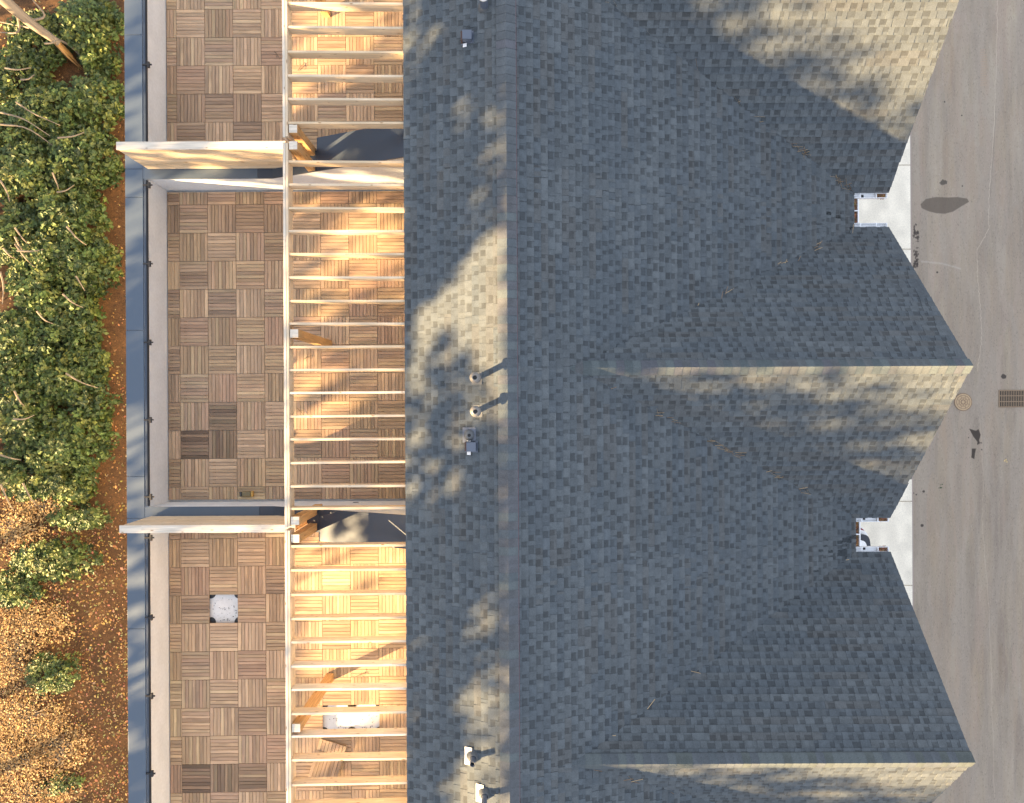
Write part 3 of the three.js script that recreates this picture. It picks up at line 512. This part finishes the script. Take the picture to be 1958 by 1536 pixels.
// ---------------------------------------------------------------- pergola frames
const BT = 12.42;                                           // top of the front beam
const rafterRows = [[-135, -89, -43, 4, 50, 97, 143, 188, 233], [308, 352, 397, 441, 485, 530, 575, 618.5, 663, 707, 751, 796, 840.5, 885, 930.5, 973], [1045, 1091, 1138, 1184, 1229, 1275, 1320, 1366, 1409, 1455, 1502, 1546, 1590, 1634]];
const pergolaLabels = ['bare pine rafter frame over the terrace beyond the sunlit screen', 'bare pine rafter frame over the terrace between the two screens', 'bare pine rafter frame over the terrace with missing tiles'];
DECKS.forEach((d, i) => {
  const zA = [-11, at(548, 272, BT).z, at(550, 1014, BT).z][i], zB = [at(545, 262, BT).z, at(550, 1009, BT).z, 11][i];
  const g = thing('pergola', pergolaLabels[i], 'pergola', [-3.9, DY, (zA + zB) / 2], 'pergola frames'), f = rng(1600 + i);
  const bx = at(543, 768, BT).x;
  part(g, 'beam', boxG(bx, bx + 0.043, BT - 0.285, BT, zA, zB, 0.003), M.pineGrey);
  part(g, 'beam', boxG(bx + 0.046, bx + 0.089, BT - 0.285, BT - 0.004, zA + 0.01, zB - 0.015, 0.003), M.pine);
  for (const [k, py] of rafterRows[i].entries()) {
    const z = at(665, py, BT).z + 0.0, y1 = BT - 0.008 - f() * 0.006, dz = (f() - 0.5) * 0.03;
    const gm = boxG(-1.04, 1.04, -0.235, 0, -0.02, 0.02, 0.003);
    const xa = bx + 0.091, xb = -1.88, m = part(g, 'rafter', gm, [M.pine, M.pineB, M.pine, M.pineGrey][Math.floor(f() * 3.4)], { pos: V((xa + xb) / 2, y1 - 0.025, z), quat: new THREE.Quaternion().setFromEuler(new THREE.Euler((f() - 0.5) * 0.012, dz * 0.25, -0.022)), scale: V((xb - xa) / 2.08, 1, 1) });
  }
  const posts = [[[559, -111, 0], [559.5, 246.5, 1]], [[557.5, 278.5, 1], [563, 638, 0], [563, 996, 2]], [[562, 1030, 1], [564, 1392, 0]]][i];
  for (const [px, py, kind] of posts) {
    const p = at(px, py, BT - 0.04), s = 0.076, y0 = kind === 0 ? DY + 0.002 : PY + 0.034, x = bx + 0.1 + s;
    const pm = part(g, 'post', boxG(x - s, x + s, y0, BT - 0.03, p.z - s, p.z + s, 0.006), M.cedar, { label: 'square amber timber post' });
    part(pm, 'cut_end', boxG(x - s + 0.004, x + s - 0.004, BT - 0.0305, BT - 0.024, p.z - s + 0.004, p.z + s - 0.004), M.pineGrey);
  }
  const f2 = rafterRows[i]; part(g, 'ledger', boxG(-1.879, -1.862, BT - 0.30, BT - 0.06, zA, zB), M.pine);
});
// ---------------------------------------------------------------- wooden privacy screens on the party walls
function screen(label, x0, x1, z0, z1, faceNeg, seed) {
  const y0 = PY + 0.05, y1 = 11.95, g = thing('privacy_screen', label, 'privacy screen', [(x0 + x1) / 2, y0, (z0 + z1) / 2], 'wooden privacy screens'), f = rng(seed), n = 8, h = (y1 - y0) / n;
  for (let k = 0; k < n; k++) for (const s of [0, 1]) {
    const za = s ? z1 - 0.022 : z0, dz = (f() - 0.5) * 0.004;
    part(g, 'board', boxG(x0 + f() * 0.004, x1 - f() * 0.004, y0 + k * h + 0.007, y0 + (k + 1) * h - 0.007, za + dz, za + 0.02 + dz, 0.003), [M.pine, M.pineB, M.pine][Math.floor(f() * 3)]);
  }
  for (const x of [x0 + 0.02, (x0 + x1) / 2, x1 - 0.1]) part(g, 'stud', boxG(x, x + 0.08, PY + 0.032, y1 - 0.003, z0 + 0.026, z1 - 0.026), M.pineB);
  part(g, 'cap', boxG(x0 - 0.01, x1 + 0.01, y1, y1 + 0.036, z0 - 0.008, z1 + 0.008, 0.004), M.pineGrey, { label: 'weathered grey top board' });
}
{
  const a = at(223, 272, 11.98), b = at(545, 286, 11.98); screen('wooden board screen on the party wall beside the dark toned sloping cap, face towards the stained tiles', a.x, b.x, a.z, a.z + 0.13, false, 1701);
  const c = at(229, 1006, 11.98), d = at(566, 1019, 11.98); screen('wooden board screen on the party wall beside the tool case', c.x, d.x - 0.02, c.z, c.z + 0.125, true, 1702);
}

// ---------------------------------------------------------------- alley ironwork
{
  const p = at(1842, 769, 0.02), g = thing('manhole_cover', 'round rusty manhole cover with spoked raised pattern in the alley', 'manhole cover', [p.x, 0, p.z]), y = 0.016;
  const ring = (r0, r1, y0, y1, m, n, seg = 40) => part(g, n, lathe([[r0, y0], [r0, y1], [r1, y1], [r1, y0]], seg), m, { pos: V(p.x, y, p.z) });
  part(g, 'lid', new THREE.CylinderGeometry(0.285, 0.285, 0.012, 40), M.iron, { pos: V(p.x, y + 0.004, p.z) });
  ring(0.288, 0.31, -0.01, 0.012, M.ironDark, 'frame_ring'); ring(0.055, 0.085, 0.008, 0.016, M.ironDark, 'boss_ring'); ring(0.14, 0.155, 0.008, 0.016, M.ironDark, 'rib_ring'); ring(0.225, 0.24, 0.008, 0.016, M.ironDark, 'rib_ring');
  for (let k = 0; k < 8; k++) { const a = k / 8 * Math.PI * 2, m = boxG(0.085, 0.14, 0, 0.006, -0.008, 0.008); part(g, 'spoke', m, M.ironDark, { pos: V(p.x, y + 0.0101, p.z), quat: new THREE.Quaternion().setFromAxisAngle(V(0, 1, 0), a) }); const m2 = boxG(0.155, 0.225, 0, 0.006, -0.007, 0.007); part(g, 'spoke', m2, M.ironDark, { pos: V(p.x, y + 0.0101, p.z), quat: new THREE.Quaternion().setFromAxisAngle(V(0, 1, 0), a + 0.39) }); }
}
{
  const a = at(1910, 746, 0.02), b = at(1985, 779, 0.02), g = thing('storm_drain_grate', 'rectangular rusty storm drain grate with narrow slots', 'drain grate', [(a.x + b.x) / 2, 0, (a.z + b.z) / 2]), y0 = 0.014, y1 = 0.03;
  part(g, 'pit', boxG(a.x + 0.02, b.x - 0.02, 0.013, 0.016, a.z + 0.02, b.z - 0.02), M.pit);
  for (const [x0, x1, z0, z1] of [[a.x, b.x, a.z, a.z + 0.035], [a.x, b.x, b.z - 0.035, b.z], [a.x, a.x + 0.035, a.z + 0.036, b.z - 0.036], [b.x - 0.035, b.x, a.z + 0.036, b.z - 0.036]]) part(g, 'frame', boxG(x0, x1, y0, y1, z0, z1), M.ironDark);
  for (let k = 1; k < 3; k++) { const z = a.z + (b.z - a.z) * k / 3; part(g, 'cross_bar', boxG(a.x + 0.036, b.x - 0.036, 0.017, y1 - 0.002, z - 0.015, z + 0.015), M.ironDark); }
  const n = 22; for (let k = 1; k < n; k++) { const x = a.x + 0.03 + (b.x - a.x - 0.06) * k / n; part(g, 'bar', boxG(x - 0.012, x + 0.012, 0.017, y1 - 0.004, a.z + 0.036, b.z - 0.036), M.ironDark); }
}
{ // weed and leaf scraps on the alley
  for (const [px, py, c, label] of [[1799, 930, [0.05, 0.09, 0.04], 'tiny green sprig lying on the alley'], [1923, 883, [0.75, 0.55, 0.25], 'small yellow leaf lying on the alley']]) {
    const p = at(px, py, 0.02), s = new Soup(), f = rng(px); for (let k = 0; k < 7; k++) { const a = f() * 6.3, l = 0.03 + f() * 0.05, o = [p.x + (f() - 0.5) * 0.05, 0.016, p.z + (f() - 0.5) * 0.13]; s.tri(o, [o[0] + Math.cos(a) * l, 0.03, o[2] + Math.sin(a) * l], [o[0] + Math.cos(a + 0.6) * l * 0.8, 0.02, o[2] + Math.sin(a + 0.6) * l * 0.8], c); }
    const m = part(scene, 'plant_scrap', s.geo(), M.dry); m.userData = { label, category: 'plant scrap' };
  }
}
{ // car parked nose-in, only a rear corner shows between the gables
  const xr = at(1668, 1048, 0.9).x, zl = at(1655, 1008, 0.8).z, W = 1.78, zc = zl + W / 2, g = thing('parked_car', 'white hatchback with red tail lamps, mostly hidden below the eaves', 'car', [xr - 2.1, 0.06, zc]);
  const paint = new THREE.MeshPhysicalMaterial({ color: rgb(0.78, 0.78, 0.77), roughness: 0.35, clearcoat: 0.8, side: THREE.DoubleSide }), glass = std({ color: rgb(0.02, 0.025, 0.035), roughness: 0.08 });
  const outline = (inset, rr_) => { const s = new THREE.Shape(), x0 = -4.2 + inset, x1 = -inset, z0 = -W / 2 + inset, z1 = W / 2 - inset, r = rr_; s.moveTo(x0 + r, z0); s.lineTo(x1 - r * 0.6, z0); s.bezierCurveTo(x1 - r * 0.1, z0, x1 - 0.1, z0 + r * 0.35, x1 - 0.06, z0 + r); s.quadraticCurveTo(x1, 0, x1 - 0.06, z1 - r); s.bezierCurveTo(x1 - 0.1, z1 - r * 0.35, x1 - r * 0.1, z1, x1 - r * 0.6, z1); s.lineTo(x0 + r, z1); s.quadraticCurveTo(x0, z1, x0, z1 - r); s.lineTo(x0, z0 + r); s.quadraticCurveTo(x0, z0, x0 + r, z0); return s; };
  const layer = (inset, y0, y1, r, m, n, bev = 0.03) => { const e = new THREE.ExtrudeGeometry(outline(inset, r), { depth: y1 - y0 - 2 * bev, bevelEnabled: true, bevelSize: bev, bevelThickness: bev, bevelSegments: 2, curveSegments: 10 }); e.rotateX(Math.PI / 2); e.translate(xr, y1 - bev, zc); return part(g, n, e, m); };
  const lamp = std({ color: rgb(0.22, 0.015, 0.02), roughness: 0.2 });
  layer(0.02, 0.28, 0.66, 0.62, paint, 'bumper', 0.02); layer(0.05, 0.67, 0.74, 0.62, lamp, 'tail_lamp', 0.02); layer(0.1, 0.75, 1.0, 0.6, paint, 'body', 0.03); layer(0.19, 1.01, 1.3, 0.55, glass, 'window_band', 0.03); layer(0.36, 1.31, 1.42, 0.5, paint, 'car_roof', 0.03);
  for (const x of [-3.4, -0.8]) for (const s of [-1, 1]) { const wz = zc + s * (W / 2 - 0.13), ty = part(g, 'wheel', new THREE.CylinderGeometry(0.31, 0.31, 0.2, 24).rotateX(Math.PI / 2), M.black, { pos: V(xr + x, 0.372, wz) }); part(ty, 'rim', new THREE.CylinderGeometry(0.19, 0.19, 0.205, 16).rotateX(Math.PI / 2), M.galv, { pos: V(xr + x, 0.372, wz) }); }
}

// ---------------------------------------------------------------- garden bank: shrubs, brush, trees
function leafInto(s, p, n, size, col, f) { // one folded leaf
  const a = f() * 6.283, t = V(Math.cos(a), 0, Math.sin(a)), b = new THREE.Vector3().crossVectors(n, t).normalize(); t.crossVectors(b, n).normalize();
  const w = size * (0.26 + 0.12 * f()), L = size * 0.5, P = (u, v, h) => [p.x + t.x * u + b.x * v + n.x * h, p.y + t.y * u + b.y * v + n.y * h, p.z + t.z * u + b.z * v + n.z * h];
  const B = P(-L, 0, 0), E = P(L, 0, -size * 0.14), C = P(0, 0, -size * 0.05), l = P(-L * 0.05, w, size * 0.07), r = P(-L * 0.05, -w, size * 0.07);
  s.tri(B, l, C, col); s.tri(C, l, E, col); s.tri(B, C, r, col); s.tri(C, E, r, col);
}
const greens = [[0.055, 0.09, 0.022], [0.08, 0.125, 0.028], [0.12, 0.165, 0.035], [0.042, 0.07, 0.02], [0.17, 0.19, 0.04], [0.09, 0.115, 0.03]];
const straws = [[0.36, 0.22, 0.09], [0.42, 0.28, 0.12], [0.26, 0.15, 0.06], [0.46, 0.33, 0.17]];
function shrub(px, py, rx, rz, h, n, label, o = {}) { // px,py: centre in the picture; rx, rz, h in metres
  const f = rng(Math.floor(px * 31 + py * 7)), c0 = at(px, py, 3.2), gy = groundY(c0.x, c0.z), c = at(px, py, gy + h * 0.6), base = V(c.x, groundY(c.x, c.z), c.z);
  const g = thing(o.name || 'shrub', label, o.cat || 'shrub', [base.x, base.y, base.z], o.group || 'shrubs on the garden bank');
  const st = []; const tips = [];
  const ns = o.stems ?? 9;
  for (let k = 0; k < ns; k++) { const a = f() * 6.28, r = Math.sqrt(f()) * 0.85, e = V(base.x + Math.cos(a) * rx * r, base.y + h * (0.55 + 0.5 * f()) * (1 - 0.4 * r), base.z + Math.sin(a) * rz * r); tips.push(e); const m = base.clone().lerp(e, 0.5); m.y += h * 0.12; m.x += (f() - 0.5) * 0.3; st.push(tube([V(base.x + (f() - 0.5) * 0.3, base.y - 0.05, base.z + (f() - 0.5) * 0.3), m, e], 0.018 + f() * 0.014, 0.005, 5, 8)); }
  part(g, 'stems', mergeGeometries(st), o.stemMat || M.bark);
  const s = new Soup(), cols = o.cols || greens, sz = o.size || 0.11;
  const clumps = []; const nc = Math.round(n / 22); for (let k = 0; k < nc; k++) { const a = f() * 6.28, r = Math.pow(f(), 0.55), y = Math.sqrt(Math.max(0, 1 - r * r)); clumps.push([base.x + Math.cos(a) * rx * r, base.y + h * (0.1 + 0.95 * y * (0.25 + 0.75 * f())), base.z + Math.sin(a) * rz * r, (0.1 + 0.17 * f()) * (o.spread || 1), cols[Math.floor(f() * cols.length)], 0.75 + 0.5 * f()]); }
  for (let k = 0; k < n; k++) { const q = clumps[Math.floor(f() * nc)]; const d = V(f() - 0.5, f() - 0.5, f() - 0.5).normalize().multiplyScalar(q[3] * Math.cbrt(f())); const p = V(q[0] + d.x, Math.max(base.y + 0.03, q[1] + d.y * 0.8 / (o.spread || 1)), q[2] + d.z); const nn = V((f() - 0.5) * 1.3, 0.55 + f(), (f() - 0.5) * 1.3).normalize(); const v = q[5] * (0.75 + 0.5 * f()); const alt = f() < 0.18 ? cols[Math.floor(f() * cols.length)] : q[4]; leafInto(s, p, nn, sz * (0.6 + 0.8 * f()), alt.map(x => x * v), f); }
  part(g, o.foliage || 'foliage', s.geo(), o.mat || M.leaf);
  return g;
}
const G1 = 'evergreen shrubs on the garden bank', LG = 'leafy evergreen shrub on the garden bank';
const shrubs = [[165, 45, 0.85, 1.0, 1.6, 4200, 'dark leafy evergreen beside the top of the split log'], [60, 70, 0.9, 0.9, 1.1, 2200, 'sparse evergreen growing behind the fallen grey trunk'], [175, 195, 0.8, 0.9, 1.2, 3200, 'dark evergreen below the splintered log end'], [85, 215, 1.0, 1.0, 1.3, 3200, null], [150, 300, 0.95, 1.0, 1.5, 4200, null], [40, 330, 1.1, 1.1, 1.4, 3600, null], [125, 410, 1.0, 1.0, 1.4, 4000, null], [25, 450, 0.9, 1.0, 1.3, 3000, null], [160, 500, 0.8, 0.9, 1.3, 3400, null], [70, 545, 1.0, 1.0, 1.3, 3600, null], [135, 610, 0.85, 0.9, 1.1, 2800, null], [25, 650, 0.9, 1.0, 1.2, 3000, null], [110, 720, 0.9, 0.8, 1.2, 3000, null], [165, 760, 0.6, 0.8, 1.1, 2000, null], [45, 800, 1.0, 1.0, 1.3, 3600, null], [140, 850, 0.9, 0.9, 1.3, 3600, null], [40, 900, 0.9, 0.9, 1.2, 3400, null], [120, 925, 0.8, 0.6, 1.0, 2200, null], [20, 140, 0.9, 0.8, 1.0, 2400, null], [15, 250, 0.9, 0.9, 1.2, 2600, null], [95, 490, 0.9, 0.8, 1.4, 2600, null], [75, 645, 0.9, 0.9, 1.1, 2600, null], [20, 725, 0.9, 0.8, 1.2, 2600, null], [175, 690, 0.4, 0.6, 0.9, 1000, null], [95, 860, 0.8, 0.8, 1.2, 2600, null], [185, 110, 0.45, 0.5, 1.0, 1200, null], [80, 330, 0.9, 0.8, 1.5, 2600, null]];
for (const [px, py, rx, rz, h, n, l] of shrubs) shrub(px, py, rx, rz, h, Math.round(n * 1.0), l || LG, { group: l ? undefined : G1, size: 0.14, stems: 14 });
shrub(150, 990, 0.95, 0.3, 0.8, 1300, 'low sunlit evergreen sprays hanging by the wooden screen end', { size: 0.12 });
shrub(95, 1075, 1.35, 0.55, 0.9, 2600, 'spreading evergreen on sunlit leaf litter below the screen end', { size: 0.12 });
shrub(20, 1130, 0.7, 0.5, 0.9, 1300, 'small dark evergreen at the edge of the dry brush', { size: 0.12 });
shrub(95, 1290, 0.85, 0.55, 0.8, 1500, 'isolated low evergreen patch among dry brush', { size: 0.11 });
shrub(115, 1500, 0.6, 0.35, 0.5, 420, 'thin green tuft low in the dry brush', { size: 0.1 });
for (const [px, py, rx, rz, n] of [[20, 1010, 0.9, 0.6, 900], [60, 1190, 0.9, 0.5, 1100], [15, 1260, 0.7, 0.9, 1200], [50, 1370, 1.0, 0.6, 1300], [20, 1450, 0.8, 0.7, 1200], [110, 1430, 0.8, 0.6, 800], [60, 1520, 1.0, 0.5, 1000], [80, 965, 1.0, 0.3, 700]])
  shrub(px, py, rx * 1.15, rz * 1.2, 0.3, n * 2, 'dry straw coloured brush lying on the sunlit bank', { name: 'dry_brush', cat: 'brush', group: 'dry brush on the bank', cols: straws, size: 0.065, spread: 2.6, mat: M.dry, foliage: 'dry_leaves', stems: 46, stemMat: M.barkPale });
{ // fallen leaves and needles on the mulch, extra golden ones lower down imitate sunlight
  const s = new Soup(), f = rng(2020);
  for (let k = 0; k < 15000; k++) { const px = f() * 262, py = f() * 1600 - 30, dens = (py > 1000 ? 0.95 : py > 700 ? 0.3 : 0.13) * (0.55 + 0.9 * Math.max(0, 0.5 + N3(px * 0.02, py * 0.02, 9))); if (f() > dens) continue; const c = at(px, py, 2.6), y = groundY(c.x, c.z), p = at(px, py, y); p.y = groundY(p.x, p.z) + 0.025; const n = V((f() - 0.5) * 0.9, 1, (f() - 0.5) * 0.9).normalize(), q = f(), col = (q < 0.5 ? [0.40, 0.24, 0.09] : q < 0.75 ? [0.5, 0.34, 0.16] : [0.26, 0.14, 0.06]).map(x => x * (0.7 + 0.6 * f())); leafInto(s, p, n, 0.05 + 0.09 * f() * f(), col, f); }
  const m = part(scene, 'leaf_litter', s.geo(), M.dry, { kind: 'stuff', label: 'fallen brown leaves strewn over red brown mulch, extra ones added to imitate sunlight' }); m.userData.category = 'fallen leaves';
}
{ // fallen broken trunk with split end
  const P = (px, py, h) => { const q = at(px, py, 3); return at(px, py, groundY(q.x, q.z) + h); };
  const a = P(-60, -70, 2.6), g = thing('fallen_trunk', 'fallen grey tree trunk with splintered orange end', 'tree trunk', [a.x, groundY(a.x, a.z), a.z]);
  part(g, 'trunk', tube([a, P(10, 2, 2.0), P(60, 45, 1.5), P(112, 82, 1.0)], 0.21, 0.10, 10, 16), M.barkPale);
  for (const [o, e] of [[0, 0], [4, 7], [-3, 4], [2, 12]]) part(g, 'splinter', tube([P(100 + o, 74 + o, 1.1), P(128 + o * 0.5, 96 + e, 0.6), P(153 + o, 128 + e * 0.4, 0.06)], 0.075, 0.012, 5, 6), M.split);
  for (const b of [[[60, 40, 1.5], [85, 30, 1.6], [62, 0, 1.9]], [[80, 58, 1.3], [40, 50, 1.0], [0, 42, 0.9]], [[95, 70, 1.1], [130, 85, 0.8], [165, 120, 0.3]], [[30, 15, 1.8], [35, 60, 1.2], [0, 62, 0.8]]]) part(g, 'branch', tube(b.map(q => P(...q)), 0.045, 0.015, 6, 10), M.barkPale);
  const sk = rng(616), sticks = [...Array.from({ length: 16 }, () => { const x = sk() * 130, y = 40 + sk() * 900, a = (sk() - 0.3) * 1.6, l = 25 + sk() * 45, h = 1.2 + sk() * 0.5; return [[x, y, h], [x + Math.cos(a) * l * 0.5, y + Math.sin(a) * l * 0.5 + 4, h], [x + Math.cos(a) * l, y + Math.sin(a) * l, h - 0.3]]; }), [[0, 215, 1.4], [45, 228, 1.5], [95, 260, 1.3]], [[0, 238, 1.2], [50, 245, 1.2], [110, 285, 0.9]], [[30, 195, 1.5], [60, 215, 1.4], [115, 240, 1.2]], [[0, 345, 1.5], [12, 365, 1.5], [18, 385, 1.3]], [[28, 435, 1.4], [42, 455, 1.3], [58, 470, 1.0]], [[0, 520, 1.5], [6, 545, 1.5], [4, 582, 1.4]], [[70, 595, 1.3], [85, 612, 1.3], [102, 620, 1.1]], [[145, 528, 1.3], [152, 540, 1.3], [162, 556, 1.2]], [[0, 870, 1.4], [15, 875, 1.4], [40, 880, 1.2]], [[100, 330, 1.5], [108, 350, 1.4], [112, 362, 1.2]]];
  for (const q of sticks) { const pts = q.map(v => P(...v)), m = part(scene, 'bare_stick', tube(pts, 0.028, 0.011, 6, 8), M.barkPale); m.userData = { label: 'bare pale stick poking through the evergreen shrubs', category: 'stick', group: 'bare sticks among the shrubs' }; }
  const p = P(207, 631, 0.05), sc = part(scene, 'paper_scrap', boxG(-0.045, 0.045, 0, 0.003, -0.08, 0.08), M.white, { pos: p, quat: new THREE.Quaternion().setFromEuler(new THREE.Euler(0.1, 0.35, 0.12)) }); sc.userData = { label: 'small white paper scrap on the mulch', category: 'paper' };
}

// trees standing behind the terraces, out of the picture: their crowns leave the gaps the light comes through
const inside = (p, poly) => { let c = false; for (let i = 0, j = poly.length - 1; i < poly.length; j = i++) { const [xi, yi] = poly[i], [xj, yj] = poly[j]; if ((yi > p[1]) !== (yj > p[1]) && p[0] < (xj - xi) * (p[1] - yi) / (yj - yi) + xi) c = !c; } return c; };
const LIT = {
  roof: [[1, [[782, 770], [783, 640], [800, 590], [870, 540], [905, 470], [935, 440], [990, 430], [990, 790], [940, 775], [915, 705], [880, 650], [845, 635], [815, 690], [800, 750]]], [0.75, [[850, 215], [880, 180], [925, 180], [920, 235], [885, 260]]], [0.3, [[800, 130], [860, 130], [860, 190], [820, 190]]], [0.45, [[800, 350], [850, 270], [890, 290], [850, 380], [810, 400]]], [0.5, [[782, 800], [810, 780], [835, 860], [880, 900], [870, 960], [810, 1000], [783, 960]]], [0.65, [[880, 1180], [950, 1130], [962, 1190], [890, 1240]]], [0.5, [[785, 1220], [840, 1215], [850, 1290], [795, 1350]]], [0.85, [[870, 1340], [930, 1240], [990, 1240], [990, 1560], [840, 1560], [840, 1490], [905, 1440]]], [0.6, [[775, -20], [815, -20], [790, 70], [778, 90]]]],
  gable: [[1, [[1500, -100], [1900, -100], [1900, 330], [1540, 330], [1550, 150]]], [0.3, [[1330, -100], [1590, -100], [1560, 150], [1400, 60]]], [0.7, [[1150, 700], [1330, 712], [1560, 735], [1500, 775], [1380, 770], [1250, 740]]], [0.35, [[1300, 780], [1560, 745], [1800, 770], [1740, 930], [1560, 870], [1440, 830]]], [0.7, [[1170, 1480], [1330, 1480], [1330, 1600], [1170, 1600]]], [0.45, [[1330, 1470], [1850, 1470], [1850, 1600], [1330, 1600]]]],
  deck: [[0.95, [[570, 1030], [790, 1030], [790, 1370], [680, 1400], [570, 1400]]], [0.6, [[570, 1400], [700, 1400], [640, 1520], [570, 1500]]], [0.9, [[580, 20], [720, 10], [700, 125], [560, 125]]], [0.45, [[570, 370], [790, 370], [790, 610], [570, 610]]], [0.75, [[570, 650], [640, 650], [640, 730], [570, 730]]], [0.5, [[560, 700], [790, 650], [790, 860], [560, 860]]]],
  garden: [[1, [[-300, 940], [300, 940], [300, 1800], [-300, 1800]]], [0.3, [[-300, 560], [300, 560], [300, 940], [-300, 940]]], [0.05, [[-300, -200], [300, -200], [300, 560], [-300, 560]]]],
};
const DV = SUN.clone().negate(), hx = DV.x / -DV.y, hz = DV.z / -DV.y;          // plan travel per metre of fall
function litAt(L) { // share of the light at this spot in the crown that should get through
  const look = (set, p) => { const q = toPix(p); if (q[0] < -400 || q[0] > 2100 || q[1] < -300 || q[1] > 1900) return -1; let m = set === 'roof' ? 0.2 : 0.06; for (const [v, poly] of LIT[set]) if (inside(q, poly)) m = Math.max(m, v); return m; };
  // main roof, terrace side: y = RY - T (RX - x)
  let s = (L.y - (RY - T * (RX - L.x))) / (1 + T * hx), p = V(L.x + hx * s, L.y - s, L.z + hz * s);
  if (s > 0 && p.x > EAVE_L - 0.1 && p.x < RX + 0.02) return look('roof', p);
  if (s > 0 && p.x >= RX) { for (const u of UNITS) { const w = (L.y - GY + TG * (L.z - u.zc)) / (1 + TG * hz), q = V(L.x + hx * w, L.y - w, L.z + hz * w); if (q.z > u.zc - 0.3 && q.z < u.zc + HW + 0.3 && q.x < GX + 0.3) return look('gable', q); } return -1; }
  s = L.y - DY; p = V(L.x + hx * s, DY, L.z + hz * s); if (p.x > XI && p.x < -1.2) return look('deck', p);
  s = L.y - BT; p = V(L.x + hx * s, BT, L.z + hz * s); if (p.x > -4.2 && p.x < -1.8) return p.z > 2.3 ? 0.95 : 0.5;
  s = L.y - 3; p = V(L.x + hx * s, 3, L.z + hz * s); if (p.x < -9) return look('garden', p);
  return 0.45;
}
{
  const spots = []; for (let k = 0; k < 12; k++) spots.push([-21.5 - (k % 3) * 1.7, -7 + k * 3.1]);
  spots.forEach(([tx, tz], k) => {
    const f = rng(3000 + k), gy = groundY(tx, tz), H = 21.2 - f() * 0.8, r = 2.5;
    const g = thing('shade_tree', 'tall leafy tree standing on the bank behind the terraces', 'tree', [tx, gy, tz], 'trees behind the terraces');
    const tr = part(g, 'trunk', tube([V(tx, gy - 0.1, tz), V(tx + 0.15, gy + 6, tz - 0.1), V(tx - 0.1, H - 8, tz + 0.15), V(tx, H - 4, tz)], 0.2, 0.03, 8, 18), M.bark);
    for (let b = 0; b < 12; b++) { const y = gy + 3 + (H - gy - 4.5) * b / 12, a = b * 2.4, l = r * (0.5 + 0.4 * f()), tip = V(tx + Math.cos(a) * l, y + 1.0, tz + Math.sin(a) * l); if (litAt(tip) > 0.2 || litAt(V(tx, y, tz)) > 0.6) continue; part(tr, 'limb', tube([V(tx, y, tz), V(tx + Math.cos(a) * l * 0.5, y + 0.3, tz + Math.sin(a) * l * 0.5), tip], 0.05, 0.012, 5, 6), M.bark); }
    const s = new Soup();
    for (let n = 0; n < 7600; n++) {
      const y = n < 4300 ? rr(16.6, H + 0.3, f) : rr(gy + 0.9, H, f), a = f() * 6.283, q = Math.sqrt(f()), p = V(tx + Math.cos(a) * q * r, y, tz + Math.sin(a) * q * r * 1.05);
      const l = litAt(p); if (l < 0) { if (f() < 0.5) continue; } else if (l >= 0.999) continue; else if (l > 0) { const e = Math.min(1, Math.max(0.02, l + 0.75 * (l < 0.9 ? 1 : 0.3) * N3(p.z * 0.75 + 3 + p.x * 0.35, (p.y + p.x * 0.3) * 1.7, 4.4))); if (f() > -Math.log(e) / 3.2) continue; }
      leafInto(s, p, V(f() - 0.5, f() - 0.3, f() - 0.5).normalize(), 0.22 + 0.2 * f(), greens[Math.floor(f() * 6)].map(x => x * (0.8 + 0.4 * f())), f);
    }
    part(g, 'crown', s.geo(), M.leaf);
  });
}
renderer.render(scene, camera);
